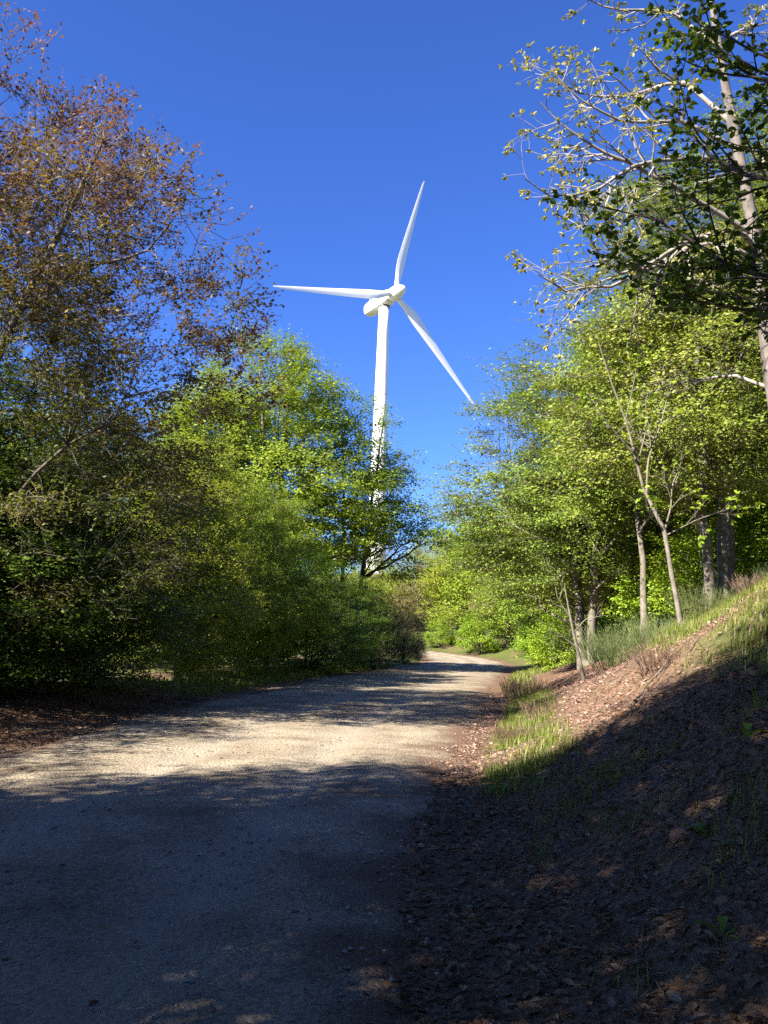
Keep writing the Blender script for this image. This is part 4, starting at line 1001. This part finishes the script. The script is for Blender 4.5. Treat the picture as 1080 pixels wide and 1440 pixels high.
go = link('grass', grass_mesh('grass', x4_, y4_, 0.13, 0.004, rng, 0.1), M['grass_blade'])
tag(go, 'sparse grass patches on the shaded slope of the bank', 'grass', kind='stuff')

def litter_mesh(name, x, y, size, rng, lift=0.012):
    n_ = len(x); z = height(x, y) + lift
    az = rng.random(n_) * 2 * np.pi
    D = np.stack([np.cos(az), np.sin(az), rng.normal(0, 0.35, n_)], 1); P = np.stack([x, y, z], 1)
    sz = size * (0.3 + 1.2 * rng.random(n_) ** 1.5)
    v, f, k = leaves(rng, P, norm(D), 0.35, sz, 0.55, 'hex')
    val = np.clip(0.75 * rng.random(n_) + 0.3 * fbm(x, y, 0.9, 55, 2), 0, 1)
    return mesh_np(name, v, [f], False, {'v': ('FACE', np.repeat(val, k))})
x, y = scatter_pts(rng, 60000, -0.6, 6.5, 2.2, 11, lambda x, y: (lambda q: smooth((q[0] + 0.35) / 0.5) * (0.35 + 0.5 * fbm(x, y, 0.8, 3, 2)))(lateral(x, y)))
lo = link('leaf_litter', litter_mesh('leaf_litter', x, y, 0.055, rng), M['dead_leaf']); tag(lo, 'brown fallen leaves strewn over the shaded bank', 'leaves', kind='stuff')
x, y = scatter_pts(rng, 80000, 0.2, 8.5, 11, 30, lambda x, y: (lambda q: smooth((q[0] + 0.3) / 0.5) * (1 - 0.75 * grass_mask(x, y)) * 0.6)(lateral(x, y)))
lo = link('leaf_litter', litter_mesh('leaf_litter', x, y, 0.06, rng), M['sunlit_bracken_litter']); tag(lo, 'pinkish brown dead leaves and bracken on the sunlit bank slope', 'leaves', kind='stuff')
x, y = scatter_pts(rng, 60000, -10, -1.5, 5, 24, lambda x, y: (lambda q: smooth((q[1] + 1.7) / 2.2) ** 1.6 * (0.1 + 0.9 * smooth((fbm(x, y, 1.2, 23, 2) - 0.3) / 0.35)))(lateral(x, y)))
lo = link('leaf_litter', litter_mesh('leaf_litter', x, y, 0.065, rng), M['dead_leaf']); tag(lo, 'fallen leaves under the reddish beech at the left road edge', 'leaves', kind='stuff')

x, y = scatter_pts(rng, 5000, -7, 6, 2.2, 24, lambda x, y: (lambda q: smooth(-np.maximum(q[0], q[1]) / 0.3) * smooth((fbm(x, y, 1.5, 71, 2) - 0.4) / 0.25) * 0.5)(lateral(x, y)))
lo = link('leaf_litter', litter_mesh('leaf_litter', x, y, 0.05, rng, 0.05), M['dead_leaf']); tag(lo, 'scattered dry leaves blown across the gravel road', 'leaves', kind='stuff')
x, y = scatter_pts(rng, 5200, -0.2, 7.5, 2.2, 22, lambda x, y: (lambda q: smooth((q[0] + 0.1) / 0.4) * 0.5)(lateral(x, y)))
nt_ = len(x); az_ = rng.random(nt_) * 2 * np.pi; ln_ = 0.06 + 0.32 * rng.random(nt_) ** 2.5
e1 = np.stack([x, y, height(x, y) + 0.012], 1); x2q, y2q = x + np.cos(az_) * ln_, y + np.sin(az_) * ln_
e2 = np.stack([x2q, y2q, height(x2q, y2q) + 0.012 + 0.05 * rng.random(nt_)], 1)
mid_ = (e1 + e2) / 2 + rng.normal(0, 0.012, (nt_, 3))
v, f = tubes(np.stack([e1, mid_, e2], 1), np.repeat((0.002 + 0.004 * rng.random(nt_))[:, None], 3, 1), 4)
lo = link('twig_litter', mesh_np('twig_litter', v, [f], True), M['twig']); tag(lo, 'small broken twigs lying among the leaves on the bank', 'twigs', kind='stuff')

def stone_mesh(name, x, y, size, rng, lift):
    n_ = len(x); z = height(x, y) + lift
    base = np.array([[1, 0, 0], [0, 1, 0], [-1, 0, 0], [0, -1, 0], [0, 0, 0.8], [0, 0, -0.6]], float)
    sz = size * (0.35 + rng.random(n_) ** 3 * 1.6)
    az = rng.random(n_) * 2 * np.pi
    v = base[None] * (1 + rng.normal(0, 0.22, (n_, 6, 1))) * sz[:, None, None]
    c, s2 = np.cos(az)[:, None], np.sin(az)[:, None]
    vx = v[..., 0] * c - v[..., 1] * s2 * 0.75; vy = v[..., 0] * s2 + v[..., 1] * c * 0.75
    v = np.stack([vx + x[:, None], vy + y[:, None], v[..., 2] * 0.8 + z[:, None]], -1).reshape(-1, 3)
    t = np.array([[0, 1, 4], [1, 2, 4], [2, 3, 4], [3, 0, 4], [1, 0, 5], [2, 1, 5], [3, 2, 5], [0, 3, 5]])
    f = (np.arange(n_)[:, None, None] * 6 + t[None]).reshape(-1, 3)
    return mesh_np(name, v, [f], False, {'v': ('FACE', np.repeat(rng.random(n_), 8))})
m, n, l, out = new_mat('loose_stone')
at = n.new('ShaderNodeAttribute'); at.attribute_name = 'v'
rp = ramp(n, [(0, (0.129, 0.122, 0.110)), (0.5, (0.251, 0.220, 0.179)), (1, (0.380, 0.350, 0.304))]); l.new(at.outputs['Fac'], rp.inputs[0])
p = n.new('ShaderNodeBsdfPrincipled'); p.inputs['Roughness'].default_value = 0.9; l.new(rp.outputs[0], p.inputs['Base Color']); l.new(p.outputs[0], out.inputs[0]); M['loose_stone'] = m
x, y = scatter_pts(rng, 60000, -8, 6, 2.0, 22, lambda x, y: (lambda q: smooth((0.25 - np.maximum(q[0], q[1])) / 0.3) * (0.12 + 0.5 * smooth((fbm(x, y, 0.9, 15, 3) - 0.45) / 0.15)) * np.clip(9.0 / y, 0.25, 1))(lateral(x, y)))
lo = link('loose_gravel', stone_mesh('loose_gravel', x, y, 0.013, rng, 0.036), M['loose_stone']); tag(lo, 'loose gravel stones lying on the road surface', 'stones', kind='stuff')

# ------------------------------------------------------------------ sticks and weeds
def stick(name, pl, r, label, mat='pale_bark'):
    q, L = resample(pl, 8)
    rng = np.random.default_rng(int(L * 1000))
    q[:, 2] = height(q[:, 0], q[:, 1]) + r * 1.1 + np.array(np.interp(np.linspace(0, 1, len(q)), np.linspace(0, 1, len(pl)), [p_[2] for p_ in pl]))
    b0 = q[0].copy()
    v, f = tubes((q - b0)[None], radii(np.array([r]), len(q) - 1, 0.4), 7)
    o = link(name, mesh_np(name, v, [f]), M[mat], None, tuple(b0)); tag(o, label, 'stick')
stick('fallen_branch', [(3.2, 11.0, 0.04), (3.45, 11.6, 0.10), (3.75, 12.3, 0.06), (4.2, 12.6, 0.12), (4.5, 12.9, 0.02)], 0.018, 'curved pale fallen branch along the edge of the shade on the bank')
stick('stick', [(3.05, 7.5, 0.0), (3.08, 7.55, 0.14), (3.12, 7.62, 0.30)], 0.008, 'thin pale stick poking up from the shaded bank')
stick('stick', [(-5.9, 14.2, 0.02), (-5.2, 14.5, 0.05), (-4.6, 14.4, 0.03)], 0.015, 'thin stick lying on the fallen leaves at the left road edge', 'twig')

def weed(x, y, n_, L, seed, label, rz=0.0):
    rng = np.random.default_rng(seed)
    root = bpy.data.objects.new('broadleaf_weed', None); col.objects.link(root); root.location = (x, y, zat(x, y)); tag(root, label, 'weed', 'broad-leaved weeds on the shaded bank')
    for i in range(n_):
        az = i * 2.4 + rng.random() * 0.5
        e0 = R(30 + 40 * rng.random()); Ln = L * (0.7 + 0.5 * rng.random())
        t = np.linspace(0, 1, 7); w = Ln * 0.16 * np.sin(np.pi * np.clip(t * 0.95 + 0.03, 0, 1)) ** 0.7 * (0.5 + t * 0.8)
        ang = e0 - t * R(60); dx = np.cumsum(np.cos(ang)) * Ln / 7; dz_ = np.cumsum(np.sin(ang)) * Ln / 7
        c = np.stack([dx * math.cos(az), dx * math.sin(az), dz_], 1); sd = np.array([-math.sin(az), math.cos(az), 0])
        v = np.concatenate([c + sd * w[:, None] + np.array([0, 0, 1]) * w[:, None] * 0.35, c, c - sd * w[:, None] + np.array([0, 0, 1]) * w[:, None] * 0.35])
        j = np.arange(6); f = np.concatenate([np.stack([j, j + 1, j + 8, j + 7], 1), np.stack([j + 7, j + 8, j + 15, j + 14], 1)])
        link('leaf', mesh_np('weed_leaf', v, [f], True, {'v': ('FACE', np.full(12, rng.random() * 0.6))}), M['beech_leaf'], root)
for x, y, n_, L, sd, lb in [(2.15, 4.35, 6, 0.20, 1, 'broad-leaved weed in a sun fleck low on the shaded bank'), (1.9, 5.2, 5, 0.16, 2, 'small broad-leaved weed on bare litter up from the sunlit weed'), (1.55, 4.0, 5, 0.15, 3, 'small broad-leaved weed near the foot of the shaded bank'),
                            (2.5, 5.9, 5, 0.17, 4, 'broad-leaved weed below the thin upright stick'), (2.3, 4.0, 5, 0.2, 5, 'broad-leaved weed beside the one in the sun fleck'), (1.35, 9.4, 6, 0.16, 6, 'small weed at the road edge where the grass strip begins')]:
    weed(x, y, n_, L, sd, lb)
